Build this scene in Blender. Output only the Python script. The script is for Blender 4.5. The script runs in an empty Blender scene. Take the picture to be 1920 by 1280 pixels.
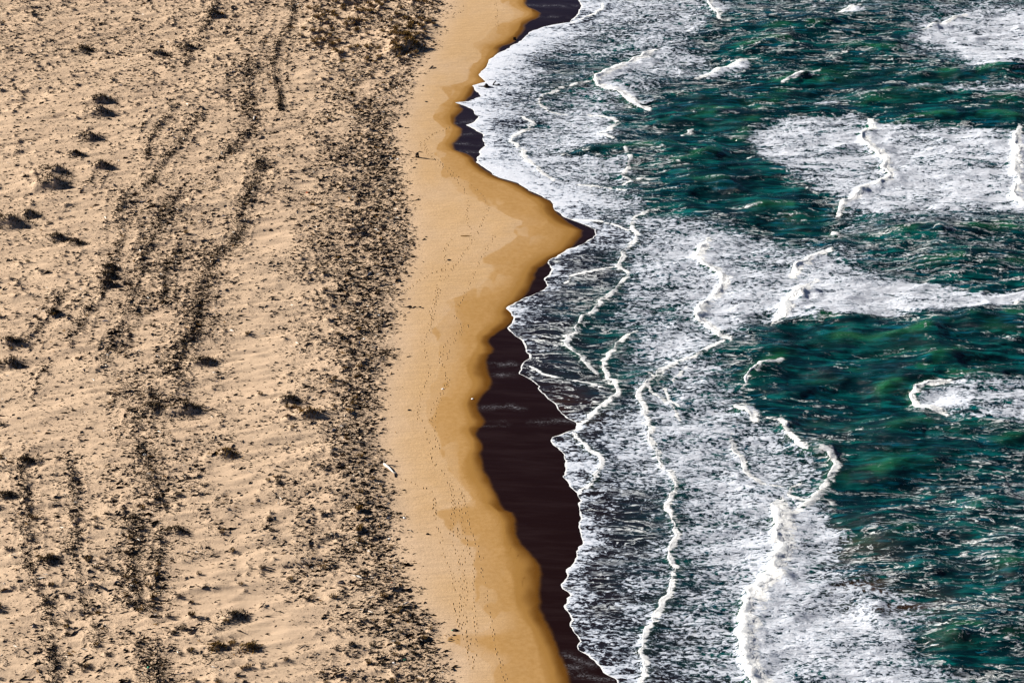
import bpy, math, random
import numpy as np
from mathutils import Vector, Matrix

# ------------------------------------------------------------------ camera, sky, sun, exposure
scene = bpy.context.scene
COL = scene.collection
ALT, PITCH, TANH = 300.0, math.radians(30.0), 0.2
cam_d = bpy.data.cameras.new('camera')
cam_d.sensor_width = 36.0
cam_d.lens = 18.0 / TANH
cam_d.clip_start = 1.0
cam_d.clip_end = 12000.0
cam = bpy.data.objects.new('camera', cam_d)
cam.location = (0, 0, ALT)
cam.rotation_euler = (math.pi / 2 - PITCH, 0, 0)
COL.objects.link(cam)
scene.camera = cam

SUN_EL, SUN_AZ = math.radians(25.0), math.radians(-15.0)
world = bpy.data.worlds.new('World')
scene.world = world
world.use_nodes = True
wn = world.node_tree
wn.nodes.clear()
sky = wn.nodes.new('ShaderNodeTexSky')
sky.sky_type = 'NISHITA'
sky.sun_disc = False
sky.sun_elevation = SUN_EL
sky.sun_rotation = math.radians(-75.0)
sky.altitude = 300.0
sky.air_density = 0.22
sky.dust_density = 0.05
sky.ozone_density = 1.6
bg = wn.nodes.new('ShaderNodeBackground')
bg.inputs['Strength'].default_value = 0.05
wo = wn.nodes.new('ShaderNodeOutputWorld')
wn.links.new(sky.outputs[0], bg.inputs['Color'])
wn.links.new(bg.outputs[0], wo.inputs['Surface'])

sun_d = bpy.data.lights.new('sun', 'SUN')
sun_d.energy = 5.0
sun_d.angle = math.radians(0.5)
sun_d.color = (1.0, 0.94, 0.85)
sun = bpy.data.objects.new('sun', sun_d)
L = Vector((math.cos(SUN_EL) * math.cos(SUN_AZ), math.cos(SUN_EL) * math.sin(SUN_AZ), -math.sin(SUN_EL)))
sun.rotation_euler = L.to_track_quat('-Z', 'Y').to_euler()
sun.location = (-300, 600, 400)
COL.objects.link(sun)

vs = scene.view_settings
vs.view_transform = 'Standard'
vs.look = 'None'
vs.gamma = 1.0
vs.use_curve_mapping = False
vs.exposure = 1.2

rng = np.random.default_rng(11)
random.seed(5)

# ------------------------------------------------------------------ maths helpers
def unproj(px, py, z=0.0):
    """photo pixel (1920 x 1280) -> point of the level plane z"""
    px = np.asarray(px, float); py = np.asarray(py, float)
    u = (px - 960) / 960 * TANH
    v = (640 - py) / 960 * TANH
    c, s = math.cos(PITCH), math.sin(PITCH)
    t = (ALT - z) / (s - v * c)
    return u * t, (c + v * s) * t

def proj(x, y, z=0.0):
    c, s = math.cos(PITCH), math.sin(PITCH)
    dz = z - ALT
    f = y * c - dz * s
    up = y * s + dz * c
    return 960 + x / f / TANH * 960, 640 - up / f / TANH * 960

def _hash(ix, iy, seed):
    h = (ix.astype(np.int64) * 374761393 + iy.astype(np.int64) * 668265263 + seed * 982451653) & 0x7fffffff
    h = ((h ^ (h >> 13)) * 1274126177) & 0x7fffffff
    h = ((h ^ (h >> 16)) * 2246822519) & 0x7fffffff
    return ((h ^ (h >> 15)) & 0xffffff) / float(0xffffff)

def noise(x, y, seed=0):
    ix = np.floor(x); iy = np.floor(y)
    fx = x - ix; fy = y - iy
    fx = fx * fx * fx * (fx * (fx * 6 - 15) + 10)
    fy = fy * fy * fy * (fy * (fy * 6 - 15) + 10)
    ix = ix.astype(np.int64); iy = iy.astype(np.int64)
    a = _hash(ix, iy, seed); b = _hash(ix + 1, iy, seed)
    c = _hash(ix, iy + 1, seed); d = _hash(ix + 1, iy + 1, seed)
    return (a + (b - a) * fx) * (1 - fy) + (c + (d - c) * fx) * fy

def fbm(x, y, seed=0, octv=4, gain=0.5):
    s = 0.0; a = 1.0; t = 0.0
    for o in range(octv):
        s = s + a * noise(x * 2 ** o + 17.3 * o, y * 2 ** o - 9.1 * o, seed + o)
        t += a; a *= gain
    return s / t

def sstep(a, b, x):
    t = np.clip((x - a) / (b - a), 0, 1)
    return t * t * (3 - 2 * t)

def in_poly(px, py, poly):
    r = np.zeros(px.shape, bool)
    n = len(poly)
    for i in range(n):
        x0, y0 = poly[i]; x1, y1 = poly[(i + 1) % n]
        if y0 == y1:
            continue
        c = ((y0 > py) != (y1 > py)) & (px < (x1 - x0) * (py - y0) / (y1 - y0) + x0)
        r ^= c
    return r

def poly_dist(X, Y, pts):
    """distance, signed side (+ = seaward for lines that run towards the viewer) and arc length"""
    best = np.full(X.shape, 1e9); sgn = np.zeros(X.shape); arc = np.zeros(X.shape)
    s0 = 0.0
    for (ax, ay), (bx, by) in zip(pts[:-1], pts[1:]):
        dx, dy = bx - ax, by - ay
        l2 = dx * dx + dy * dy + 1e-9
        t = np.clip(((X - ax) * dx + (Y - ay) * dy) / l2, 0, 1)
        ex = X - ax - t * dx; ey = Y - ay - t * dy
        d = np.sqrt(ex * ex + ey * ey)
        m = d < best
        best = np.where(m, d, best)
        cr = dx * (Y - ay) - dy * (X - ax)
        sgn = np.where(m, np.sign(cr), sgn)
        arc = np.where(m, s0 + t * math.sqrt(l2), arc)
        s0 += math.sqrt(l2)
    return best, sgn, arc, s0

def resample(pts, step):
    p = np.array(pts, float)
    d = np.r_[0, np.cumsum(np.hypot(*np.diff(p, axis=0).T))]
    n = max(2, int(d[-1] / step) + 1)
    q = np.linspace(0, d[-1], n)
    return np.c_[np.interp(q, d, p[:, 0]), np.interp(q, d, p[:, 1])], d[-1]

def smooth_line(pts, it=2):
    p = np.array(pts, float)
    for _ in range(it):                                    # Chaikin
        a = 0.75 * p[:-1] + 0.25 * p[1:]; b = 0.25 * p[:-1] + 0.75 * p[1:]
        q = np.empty((2 * len(a), 2)); q[0::2] = a; q[1::2] = b
        p = np.vstack([p[:1], q, p[-1:]])
    return p

# ------------------------------------------------------------------ object helpers
def tag(o, label=None, cat=None, group=None, kind=None):
    if label: o['label'] = label
    if cat: o['category'] = cat
    if group: o['group'] = group
    if kind: o['kind'] = kind
    return o

def empty(name, loc, label, cat, group=None):
    o = bpy.data.objects.new(name, None)
    o.location = loc
    o.empty_display_size = 0.3
    COL.objects.link(o)
    return tag(o, label, cat, group)

def link_mesh(name, me, parent=None):
    o = bpy.data.objects.new(name, me)
    COL.objects.link(o)
    if parent is not None:
        o.parent = parent
    return o

def mesh_np(name, V, F, mats=(), smooth=False, attrs=None, midx=None):
    """V (n,3), F (m,3 or 4)"""
    V = np.asarray(V, np.float32); F = np.asarray(F, np.int32)
    me = bpy.data.meshes.new(name)
    k = F.shape[1]
    me.vertices.add(len(V)); me.vertices.foreach_set('co', V.ravel())
    me.loops.add(F.size); me.loops.foreach_set('vertex_index', F.ravel())
    me.polygons.add(len(F))
    me.polygons.foreach_set('loop_start', np.arange(0, F.size, k, dtype=np.int32))
    try:
        me.polygons.foreach_set('loop_total', np.full(len(F), k, np.int32))
    except Exception:
        pass
    for m in mats:
        me.materials.append(m)
    if midx is not None:
        me.polygons.foreach_set('material_index', np.asarray(midx, np.int32))
    me.polygons.foreach_set('use_smooth', np.full(len(F), bool(smooth)))
    if attrs:
        for n, a in attrs.items():
            at = me.attributes.new(n, 'FLOAT', 'POINT')
            at.data.foreach_set('value', np.asarray(a, np.float32).ravel())
    me.update(calc_edges=True)
    me.validate()
    return me

def grid_faces(nr, nc):
    i = np.arange(nr * nc).reshape(nr, nc)
    return np.stack([i[:-1, :-1], i[:-1, 1:], i[1:, 1:], i[1:, :-1]], -1).reshape(-1, 4)

# ------------------------------------------------------------------ materials
class NT:
    def __init__(self, name):
        self.m = bpy.data.materials.new(name)
        self.m.use_nodes = True
        self.t = self.m.node_tree
        self.t.nodes.clear()
        self.out = self.t.nodes.new('ShaderNodeOutputMaterial')
        self.b = self.t.nodes.new('ShaderNodeBsdfPrincipled')
        self.t.links.new(self.b.outputs[0], self.out.inputs['Surface'])
    def n(self, typ, **kw):
        nd = self.t.nodes.new(typ)
        for k, v in kw.items():
            setattr(nd, k, v)
        return nd
    def put(self, sock, v):
        if isinstance(v, bpy.types.NodeSocket):
            self.t.links.new(v, sock)
        else:
            sock.default_value = v
    def math(self, op, a, b=None, c=None, clamp=False):
        nd = self.n('ShaderNodeMath', operation=op, use_clamp=clamp)
        self.put(nd.inputs[0], a)
        if b is not None: self.put(nd.inputs[1], b)
        if c is not None: self.put(nd.inputs[2], c)
        return nd.outputs[0]
    def mix(self, f, a, b):
        nd = self.n('ShaderNodeMix', data_type='RGBA')
        self.put(nd.inputs[0], f)
        self.put(nd.inputs[6], a if isinstance(a, bpy.types.NodeSocket) else (*a, 1))
        self.put(nd.inputs[7], b if isinstance(b, bpy.types.NodeSocket) else (*b, 1))
        return nd.outputs[2]
    def ramp(self, v, a, b, lo=0.0, hi=1.0):
        nd = self.n('ShaderNodeMapRange', interpolation_type='SMOOTHSTEP')
        self.put(nd.inputs[0], v)
        self.put(nd.inputs[1], a); self.put(nd.inputs[2], b)
        self.put(nd.inputs[3], lo); self.put(nd.inputs[4], hi)
        return nd.outputs[0]
    def attr(self, name):
        return self.n('ShaderNodeAttribute', attribute_name=name).outputs['Fac']
    def pos(self, scale=(1, 1, 1), rot=0.0):
        g = self.n('ShaderNodeNewGeometry')
        mp = self.n('ShaderNodeMapping')
        self.t.links.new(g.outputs['Position'], mp.inputs[0])
        mp.inputs['Rotation'].default_value = (0, 0, rot)
        mp.inputs['Scale'].default_value = scale
        return mp.outputs[0]
    def noise(self, vec, scale, detail=4.0, rough=0.55, dist=0.0, col=False):
        nd = self.n('ShaderNodeTexNoise')
        self.put(nd.inputs['Vector'], vec)
        nd.inputs['Scale'].default_value = scale
        nd.inputs['Detail'].default_value = detail
        nd.inputs['Roughness'].default_value = rough
        nd.inputs['Distortion'].default_value = dist
        return nd.outputs['Color' if col else 'Fac']
    def bump(self, h, strength, distance=0.1, normal=None):
        nd = self.n('ShaderNodeBump')
        self.put(nd.inputs['Strength'], strength)
        nd.inputs['Distance'].default_value = distance
        self.put(nd.inputs['Height'], h)
        if normal is not None: self.put(nd.inputs['Normal'], normal)
        return nd.outputs[0]
    def set(self, **kw):
        for k, v in kw.items():
            nm = {'color': 'Base Color', 'rough': 'Roughness', 'spec': 'Specular IOR Level', 'ior': 'IOR', 'normal': 'Normal'}[k]
            if k == 'color' and not isinstance(v, bpy.types.NodeSocket): v = (*v, 1)
            self.put(self.b.inputs[nm], v)

def m_sand():
    t = NT('beach_sand')
    wet, mirror, lit = t.attr('wet'), t.attr('mirror'), t.attr('litter')
    p = t.pos()
    n1 = t.noise(p, 0.045, 4, 0.6)
    n2 = t.noise(p, 0.9, 5, 0.65)
    n3 = t.noise(t.pos((1, 4.5, 1), math.radians(-12)), 0.16, 5, 0.6)
    dry = t.mix(n3, (0.535, 0.398, 0.283), (0.46, 0.334, 0.23))
    dry = t.mix(t.ramp(n1, 0.35, 0.7), dry, (0.515, 0.382, 0.268))
    berm = t.attr('berm')
    dry = t.mix(t.math('MULTIPLY', berm, t.ramp(n1, 0.25, 0.65, 0.55, 1.0)), dry, (0.47, 0.31, 0.165))
    # fine plant crumbs trodden into the litter belt
    fl = t.math('MULTIPLY', lit, t.ramp(t.noise(t.pos((1, 1.6, 1)), 1.15, 6, 0.75), 0.50, 0.66))
    dry = t.mix(t.math('MULTIPLY', fl, 0.7), dry, (0.09, 0.058, 0.035))
    damp = t.mix(t.ramp(n2, 0.3, 0.7), (0.345, 0.192, 0.064), (0.395, 0.230, 0.088))
    c = t.mix(t.ramp(wet, 0.0, 0.55), dry, damp)
    c = t.mix(t.ramp(wet, 0.55, 0.8), c, (0.285, 0.148, 0.038))
    c = t.mix(t.ramp(wet, 0.8, 1.0), c, (0.105, 0.040, 0.003))
    c = t.mix(mirror, c, (0.0105, 0.0034, 0.0022))
    sp = t.ramp(t.noise(p, 5.0, 3, 0.7), 0.35, 0.75)
    c = t.mix(t.math('MULTIPLY', sp, t.ramp(mirror, 0.0, 1.0, 0.16, 0.0)), c, (0.22, 0.13, 0.06))
    sheen = t.ramp(t.noise(t.pos((0.12, 0.8, 1), math.radians(3)), 0.5, 4, 0.6), 0.42, 0.7)
    c = t.mix(t.math('MULTIPLY', t.math('MULTIPLY', sheen, mirror), 0.8), c, (0.017, 0.008, 0.007))  # sheen painted as slightly paler streaks in the wet sand colour
    c = t.mix(t.math('MULTIPLY', t.attr('scum'), t.ramp(t.noise(t.pos((1, 2, 1)), 2.2, 4, 0.7), 0.45, 0.62)), c, (0.45, 0.45, 0.50))
    rough = t.ramp(mirror, 0.0, 1.0, 0.95, 0.16)
    spec = t.math('ADD', t.ramp(mirror, 0.0, 1.0, 0.03, 0.24), t.math('MULTIPLY', mirror, t.math('MULTIPLY', t.attr('film'), 1.0)))
    hb = t.math('ADD', t.math('MULTIPLY', n3, 0.9), t.math('MULTIPLY', t.noise(p, 1.6, 5, 0.7), t.math('ADD', t.math('MULTIPLY', lit, 1.3), 0.22)))
    bs = t.ramp(wet, 0.0, 0.5, 0.8, 0.16)
    nrm = t.bump(hb, bs, 0.35)
    t.set(color=c, rough=rough, spec=spec, normal=nrm)
    return t.m

def m_sea():
    t = NT('sea_water')
    foam, line, deep, thin = t.attr('foam'), t.attr('line'), t.attr('deep'), t.attr('thin')
    warp = t.noise(t.pos(), 0.25, 3, 0.5, 0, True)
    def warped(scale, rot, amt):
        a = t.n('ShaderNodeVectorMath', operation='MULTIPLY_ADD')
        t.put(a.inputs[0], warp); a.inputs[1].default_value = (amt, amt, 0)
        t.put(a.inputs[2], t.pos(scale, rot))
        return a.outputs[0]
    # speckled foam: cells of froth torn open in short dashes
    f1 = t.noise(warped((0.60, 1.15, 1), math.radians(4), 1.2), 1.35, 5, 0.70, 0.6)
    f2 = t.noise(warped((0.42, 1.3, 1), math.radians(-6), 2.5), 0.20, 5, 0.62, 0.9)
    r2 = t.noise(warped((0.6, 1.2, 1), math.radians(12), 2.0), 0.55, 4, 0.6, 1.0)
    web = t.ramp(t.math('ABSOLUTE', t.math('SUBTRACT', r2, 0.5)), 0.0, 0.11, 0.62, 0.40)
    v = t.math('ADD', t.math('ADD', t.math('MULTIPLY', f1, 0.58), t.math('MULTIPLY', f2, 0.20)), t.math('MULTIPLY', web, 0.22))
    thr = t.math('ADD', t.math('MULTIPLY_ADD', foam, -0.385, 0.722), t.ramp(foam, 0.2, 0.55, 0.06, 0.0))
    m1 = t.ramp(t.math('SUBTRACT', v, thr), -0.010, 0.028)
    # filaments: thin torn strands of foam on open water
    r1 = t.noise(warped((0.36, 1.5, 1), math.radians(9), 2.6), 0.17, 5, 0.62, 1.6)
    rid = t.math('ABSOLUTE', t.math('SUBTRACT', r1, 0.5))
    wfil = t.math('MULTIPLY', t.ramp(foam, 0.05, 0.48), 0.030)
    m2 = t.math('MULTIPLY', t.ramp(t.math('SUBTRACT', wfil, rid), -0.001, 0.006), t.ramp(t.math('ADD', f1, t.math('MULTIPLY', foam, 0.25)), 0.50, 0.60))
    m2 = t.math('MULTIPLY', m2, t.ramp(foam, 0.40, 0.56, 1.0, 0.0))
    m3 = t.ramp(t.math('ADD', line, t.math('MULTIPLY', t.math('SUBTRACT', f1, 0.5), 1.9)), 0.36, 0.62)
    m3 = t.math('MULTIPLY', m3, t.ramp(line, 0.02, 0.2))
    m = t.math('MAXIMUM', m1, t.math('MAXIMUM', m2, m3))
    ch = t.noise(t.pos((0.30, 1.5, 1), math.radians(7)), 0.5, 6, 0.68, 0.4)
    w0 = t.mix(deep, (0.010, 0.0075, 0.009), (0.0002, 0.0125, 0.0175))
    n = t.noise(t.pos((0.5, 1.4, 1), math.radians(9)), 0.10, 4, 0.6)
    big = t.ramp(n, 0.36, 0.66)
    fine = t.ramp(t.noise(t.pos((0.22, 1.3, 1), math.radians(10)), 0.42, 5, 0.65, 0.5), 0.46, 0.62)
    w0 = t.mix(t.math('MULTIPLY', fine, t.math('MULTIPLY', deep, t.math('MULTIPLY_ADD', big, 0.75, 0.25))), w0, (0.0008, 0.100, 0.094))  # teal streaks paint bright ripple faces into the water colour
    sky_blu = t.ramp(t.noise(t.pos((0.20, 1.6, 1), math.radians(3)), 0.6, 4, 0.6, 0.3), 0.56, 0.66)
    w0 = t.mix(t.math('MULTIPLY', sky_blu, t.math('MULTIPLY', deep, 0.85)), w0, (0.001, 0.075, 0.115))  # blue sky reflection painted as streaks in the base colour
    w0 = t.mix(t.math('MULTIPLY', thin, t.ramp(n, 0.3, 0.7, 0.35, 1.0)), w0, (0.012, 0.105, 0.040))  # green glow of light through thin crests, put into the base colour
    w0 = t.mix(t.math('MULTIPLY', t.attr('silt'), 0.8), w0, (0.05, 0.022, 0.008))
    thick = t.ramp(t.math('SUBTRACT', v, thr), 0.0, 0.10)
    fc = t.mix(thick, (0.37, 0.43, 0.52), (0.60, 0.63, 0.70))
    fc = t.mix(m2, fc, (0.68, 0.70, 0.70))
    fc = t.mix(t.math('MULTIPLY', m3, t.ramp(f1, 0.3, 0.6, 0.5, 1.0)), fc, (0.84, 0.84, 0.83))
    c = t.mix(m, w0, fc)
    rough = t.math('MULTIPLY_ADD', m, 0.7, 0.13)
    spec = t.math('MULTIPLY_ADD', m, -0.5, 0.55)
    h = t.math('ADD', t.math('MULTIPLY', ch, 0.9), t.math('MULTIPLY', m, 0.22))
    h = t.math('ADD', h, t.math('MULTIPLY', t.math('MULTIPLY', f1, m), 0.5))
    nrm = t.bump(h, t.ramp(deep, 0.0, 0.6, 0.35, 1.0), 0.9)
    t.set(color=c, rough=rough, spec=spec, normal=nrm, ior=1.33)
    return t.m

def m_froth():
    t = NT('breaker_froth')
    f1 = t.noise(t.pos(), 1.1, 5, 0.68, 0.8)
    f2 = t.noise(t.pos(), 0.35, 3, 0.6)
    edge = t.attr('edge')
    c = t.mix(t.ramp(f1, 0.35, 0.62), (0.55, 0.58, 0.62), (0.86, 0.86, 0.85))
    nrm = t.bump(f1, 0.6, 0.4)
    t.set(color=c, rough=0.85, spec=0.05, normal=nrm)
    tr = t.n('ShaderNodeBsdfTransparent')
    mx = t.n('ShaderNodeMixShader')
    v = t.math('ADD', t.math('MULTIPLY', f1, 1.0), t.math('MULTIPLY', f2, 0.5))
    a = t.ramp(t.math('SUBTRACT', t.math('ADD', v, 0.12), t.math('MULTIPLY', edge, 0.55)), 0.50, 0.58)
    t.put(mx.inputs[0], a)
    t.put(mx.inputs[1], tr.outputs[0]); t.put(mx.inputs[2], t.b.outputs[0])
    t.put(t.out.inputs['Surface'], mx.outputs[0])
    return t.m

def m_plain(name, a, b, scale=3.0, rough=0.9):
    t = NT(name)
    c = t.mix(t.ramp(t.noise(t.pos(), scale, 4, 0.6), 0.3, 0.7), a, b)
    t.set(color=c, rough=rough, spec=0.08)
    return t.m

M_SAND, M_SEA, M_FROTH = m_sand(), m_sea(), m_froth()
M_TWIG = m_plain('dead_twig', (0.008, 0.006, 0.005), (0.030, 0.020, 0.013), 1.5)
M_GREY = m_plain('grey_driftwood', (0.16, 0.13, 0.10), (0.30, 0.25, 0.20), 2.0)
M_PALE = m_plain('bleached_wood', (0.70, 0.66, 0.60), (0.82, 0.79, 0.74), 2.0)
M_GRASS = m_plain('marram_grass', (0.070, 0.042, 0.011), (0.20, 0.115, 0.032), 0.8)
M_DRYGR = m_plain('dry_grass', (0.025, 0.018, 0.010), (0.075, 0.050, 0.026), 0.8)
M_STUMP = m_plain('dark_wet_wood', (0.010, 0.008, 0.008), (0.030, 0.022, 0.018), 3.0, 0.7)
M_PRINT = m_plain('trodden_damp_sand', (0.27, 0.165, 0.075), (0.34, 0.215, 0.105), 2.0)
M_GREEN = m_plain('green_plastic', (0.01, 0.22, 0.13), (0.02, 0.30, 0.18), 3.0, 0.5)
M_BLUE = m_plain('blue_plastic', (0.03, 0.10, 0.35), (0.05, 0.14, 0.45), 3.0, 0.5)
M_WHITE = m_plain('white_plastic', (0.72, 0.72, 0.70), (0.8, 0.8, 0.8), 3.0, 0.6)
M_RED = m_plain('rusty_red', (0.25, 0.05, 0.02), (0.32, 0.08, 0.03), 3.0, 0.7)
M_WEED = m_plain('brown_weed', (0.12, 0.065, 0.02), (0.18, 0.10, 0.035), 3.0, 0.8)

# ------------------------------------------------------------------ traced lines (photo pixels)
S_PX = [(988,-60),(988,0),(985,8),(993,15),(1022,28),(985,43),(982,60),(963,80),(938,88),(936,98),(923,113),(917,128),(907,142),(918,153),(892,163),(888,172),(880,182),(870,193),(862,199),(872,206),(845,227),(873,247),(840,277),(887,293),(892,307),(917,325),(940,337),(973,345),(998,362),(1033,378),(1045,400),(1063,415),(1083,427),(1096,434),(1073,464),(1033,487),(1003,507),(1000,530),(980,560),(956,580),(967,600),(940,619),(912,635),(928,657),(910,668),(914,690),(922,722),(895,752),(900,775),(912,794),(890,806),(906,839),(900,853),(910,890),(930,923),(940,953),(967,963),(970,1013),(1000,1040),(1017,1066),(1008,1106),(1017,1153),(1037,1190),(1053,1236),(1070,1280),(1092,1360)]
F_PX = [(1060,-60),(1086,0),(1092,13),(1083,30),(1067,43),(1023,52),(993,63),(973,80),(948,97),(930,107),(921,114),(910,129),(899,143),(909,155),(884,164),(889,172),(902,183),(880,193),(850,197),(873,203),(885,208),(898,222),(877,238),(903,253),(912,272),(898,290),(892,308),(917,326),(940,338),(973,346),(998,363),(1033,379),(1042,397),(1058,410),(1090,420),(1112,430),(1118,440),(1100,455),(1067,470),(1028,495),(1037,507),(1020,524),(1025,537),(1020,547),(990,560),(972,570),(947,582),(966,597),(952,618),(973,640),(988,657),(990,674),(979,685),(975,704),(1000,720),(1013,734),(1040,760),(1062,784),(1082,793),(1073,807),(1038,824),(1036,836),(1050,850),(1058,863),(1063,875),(1057,896),(1083,926),(1088,950),(1085,986),(1090,1023),(1067,1070),(1053,1106),(1068,1121),(1060,1143),(1074,1166),(1068,1178),(1083,1200),(1085,1223),(1113,1240),(1133,1260),(1153,1278),(1200,1360)]
L1_PX = [(930,-60),(930,0),(966,22),(962,36),(925,48),(912,70),(880,85),(906,98),(900,113),(868,124),(878,140),(868,155),(818,163),(840,172),(842,190),(815,200),(812,225),(835,240),(838,262),(812,275),(835,310),(822,327),(850,343),(852,360),(905,376),(915,388),(960,405),(985,418),(953,431),(973,447),(933,467),(893,490),(935,499),(905,530),(875,548),(832,564),(850,575),(837,590),(812,614),(811,627),(827,667),(822,700),(810,727),(791,760),(793,787),(813,804),(818,826),(835,860),(851,880),(852,896),(866,920),(885,938),(840,950),(813,960),(827,976),(847,1003),(870,1022),(893,1024),(880,1050),(898,1090),(887,1136),(915,1153),(905,1184),(833,1194),(868,1216),(915,1232),(920,1270),(940,1360)]
L2_PX = [(968,-60),(972,0),(1000,22),(972,36),(972,52),(950,72),(925,84),(915,100),(905,120),(893,138),(890,152),(866,163),(860,180),(848,196),(838,222),(848,240),(832,270),(858,288),(880,312),(905,330),(950,349),(985,368),(1010,388),(1030,415),(1000,432),(1030,450),(990,470),(985,490),(950,505),(965,530),(935,550),(853,568),(870,590),(908,612),(892,626),(896,645),(880,665),(872,690),(888,720),(862,750),(872,790),(876,812),(882,850),(856,873),(862,905),(888,935),(925,951),(938,970),(947,1010),(942,1040),(935,1053),(960,1080),(964,1110),(966,1140),(972,1162),(993,1180),(1003,1230),(1020,1280),(1040,1360)]
WR_PX = [(850,-60),(838,0),(820,60),(795,110),(780,150),(760,200),(745,250),(760,300),(755,350),(778,420),(768,480),(755,530),(742,600),(735,680),(716,760),(716,830),(735,900),(745,960),(760,1040),(780,1110),(828,1180),(848,1240),(855,1290),(860,1360)]
WL_PX = [(560,-60),(560,0),(560,110),(600,160),(600,300),(585,400),(560,480),(615,560),(585,640),(610,750),(620,850),(560,920),(520,990),(560,1080),(640,1180),(600,1280),(600,1360)]

def line_x(pts_px):
    """world x as a function of world y"""
    p = np.array(pts_px, float)
    x, y = unproj(p[:, 0], p[:, 1])
    o = np.argsort(y)
    y, x = y[o], x[o]
    y = y + np.arange(len(y)) * 1e-4
    return y, x

FY, FX = line_x(F_PX)
SY, SX = line_x(S_PX)
Y0, Y1 = unproj(960, 1345)[1].item(), unproj(960, -45)[1].item()
yy = np.linspace(Y0 - 20, Y1 + 20, 1600)
fx = np.interp(yy, FY, FX)
k = np.exp(-0.5 * (np.arange(-120, 121) * (yy[1] - yy[0]) / 11.0) ** 2); k /= k.sum()
FSM = np.convolve(np.pad(fx, 120, 'edge'), k, 'valid')

def f_line(y):
    b = np.interp(y, FY, FX)
    return b + 0.9 * (noise(y / 2.6, y * 0, 91) - 0.5) + 0.45 * (noise(y / 0.9, y * 0, 92) - 0.5)

def base_h(x, y):
    d = np.interp(y, yy, FSM) + 6.0 - x
    return np.where(d > 0, 1.7 * (1 - np.exp(-np.maximum(d, 0) / 24.0)), 0.07 * np.maximum(d, -60))

def at(px, py):
    z = 0.0
    for _ in range(4):
        x, y = unproj(px, py, z)
        z = base_h(np.asarray(x), np.asarray(y))
    return np.asarray(x), np.asarray(y)

def land_line(pts_px, soft=True):
    p = smooth_line(pts_px, 1) if soft else np.array(pts_px, float)
    x, y = at(p[:, 0], p[:, 1])
    o = np.argsort(y)
    return y[o] + np.arange(len(y)) * 1e-4, x[o]

SY, SX = land_line(smooth_line(S_PX, 1), False)
L1Y, L1X = land_line(L1_PX)
L2Y, L2X = land_line(L2_PX)
WRY, WRX = land_line(WR_PX)
WLY, WLX = land_line(WL_PX)

# brush rows planted in the sand: (points, strength, width in px)
ROWS = [
 ([(405,12),(395,30),(383,50),(373,67)],.8,7),
 ([(447,20),(427,53),(420,62)],.6,6),
 ([(497,3),(488,23),(477,47),(463,63)],.8,7),
 ([(550,-5),(550,30),(533,60),(517,90),(510,117),(520,150),(525,207)],1.,7),
 ([(353,97),(350,113),(348,130)],.9,6),
 ([(333,197),(313,217),(300,230),(283,257),(277,273),(277,300)],.8,7),
 ([(377,217),(360,230),(343,257),(323,280),(307,307),(293,330),(267,357)],.9,10),
 ([(467,113),(463,150),(463,197),(477,233),(453,263),(417,293)],1.,15),
 ([(427,140),(427,190)],.8,8),
 ([(177,327),(165,345),(153,360)],.6,4),
 ([(210,323),(196,340),(183,357)],.6,4),
 ([(333,370),(313,387),(297,410),(290,437),(277,467),(267,494),(257,527),(253,547),(240,577),(227,610),(200,654),(180,674)],.8,13),
 ([(232,360),(225,390),(230,440),(217,464),(207,504),(200,530),(187,560),(160,594),(130,634)],.75,9),
 ([(150,460),(147,480),(140,497)],.7,4),
 ([(490,300),(480,350),(450,400),(447,430),(433,457),(400,484),(390,514),(380,540),(370,577),(367,607),(350,644),(333,667),(323,690),(330,704)],1.25,14),
 ([(337,467),(320,480),(310,510),(307,537),(300,567)],1.,10),
 ([(130,540),(110,560),(100,584),(73,620),(50,640)],.9,5),
 ([(97,677),(70,704),(60,740)],.8,9),
 ([(233,714),(215,745),(205,775)],.6,10),
 ([(283,734),(293,750),(260,785),(247,817),(267,834),(277,870),(297,920),(300,953)],1.,14),
 ([(303,993),(302,1040),(293,1073),(297,1113)],.85,8),
 ([(43,850),(43,883),(50,936),(50,993),(53,1040),(63,1093),(90,1136),(97,1170),(90,1190),(100,1236),(105,1285)],.95,10),
 ([(127,860),(140,920),(143,980),(138,1040),(153,1106),(167,1146),(183,1186),(187,1213)],.7,11),
 ([(253,966),(255,1010),(247,1053),(253,1086),(253,1120),(267,1140)],1.15,12),
 ([(265,1200),(280,1213),(287,1246),(297,1290)],1.2,16),
 ([(197,1046),(190,1080),(187,1116)],.6,6),
]
NROW = len(ROWS)
_r = random.Random(8)
for _pts, _st, _w in list(ROWS):                       # fainter tracks running beside the main ones
    if len(_pts) > 4:
        for _off in (_r.uniform(22, 30), -_r.uniform(22, 30)):
            ROWS.append(([(a + _off + _r.uniform(-4, 4), b + _r.uniform(-3, 3)) for a, b in _pts], 0.42 * _st, 5))
BARE = [(505,445,42,28),(465,665,62,26),(385,1075,60,36),(340,985,30,40),(430,1130,70,30),(520,1180,70,30),(430,900,50,18),(480,720,40,14)]

def ell(px, py, cx, cy, rx, ry):
    return np.exp(-(((px - cx) / rx) ** 2 + ((py - cy) / ry) ** 2))

def line_fn(pts, py):
    p = np.array(pts, float); o = np.argsort(p[:, 1])
    return np.interp(py, p[o, 1], p[o, 0])

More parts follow.
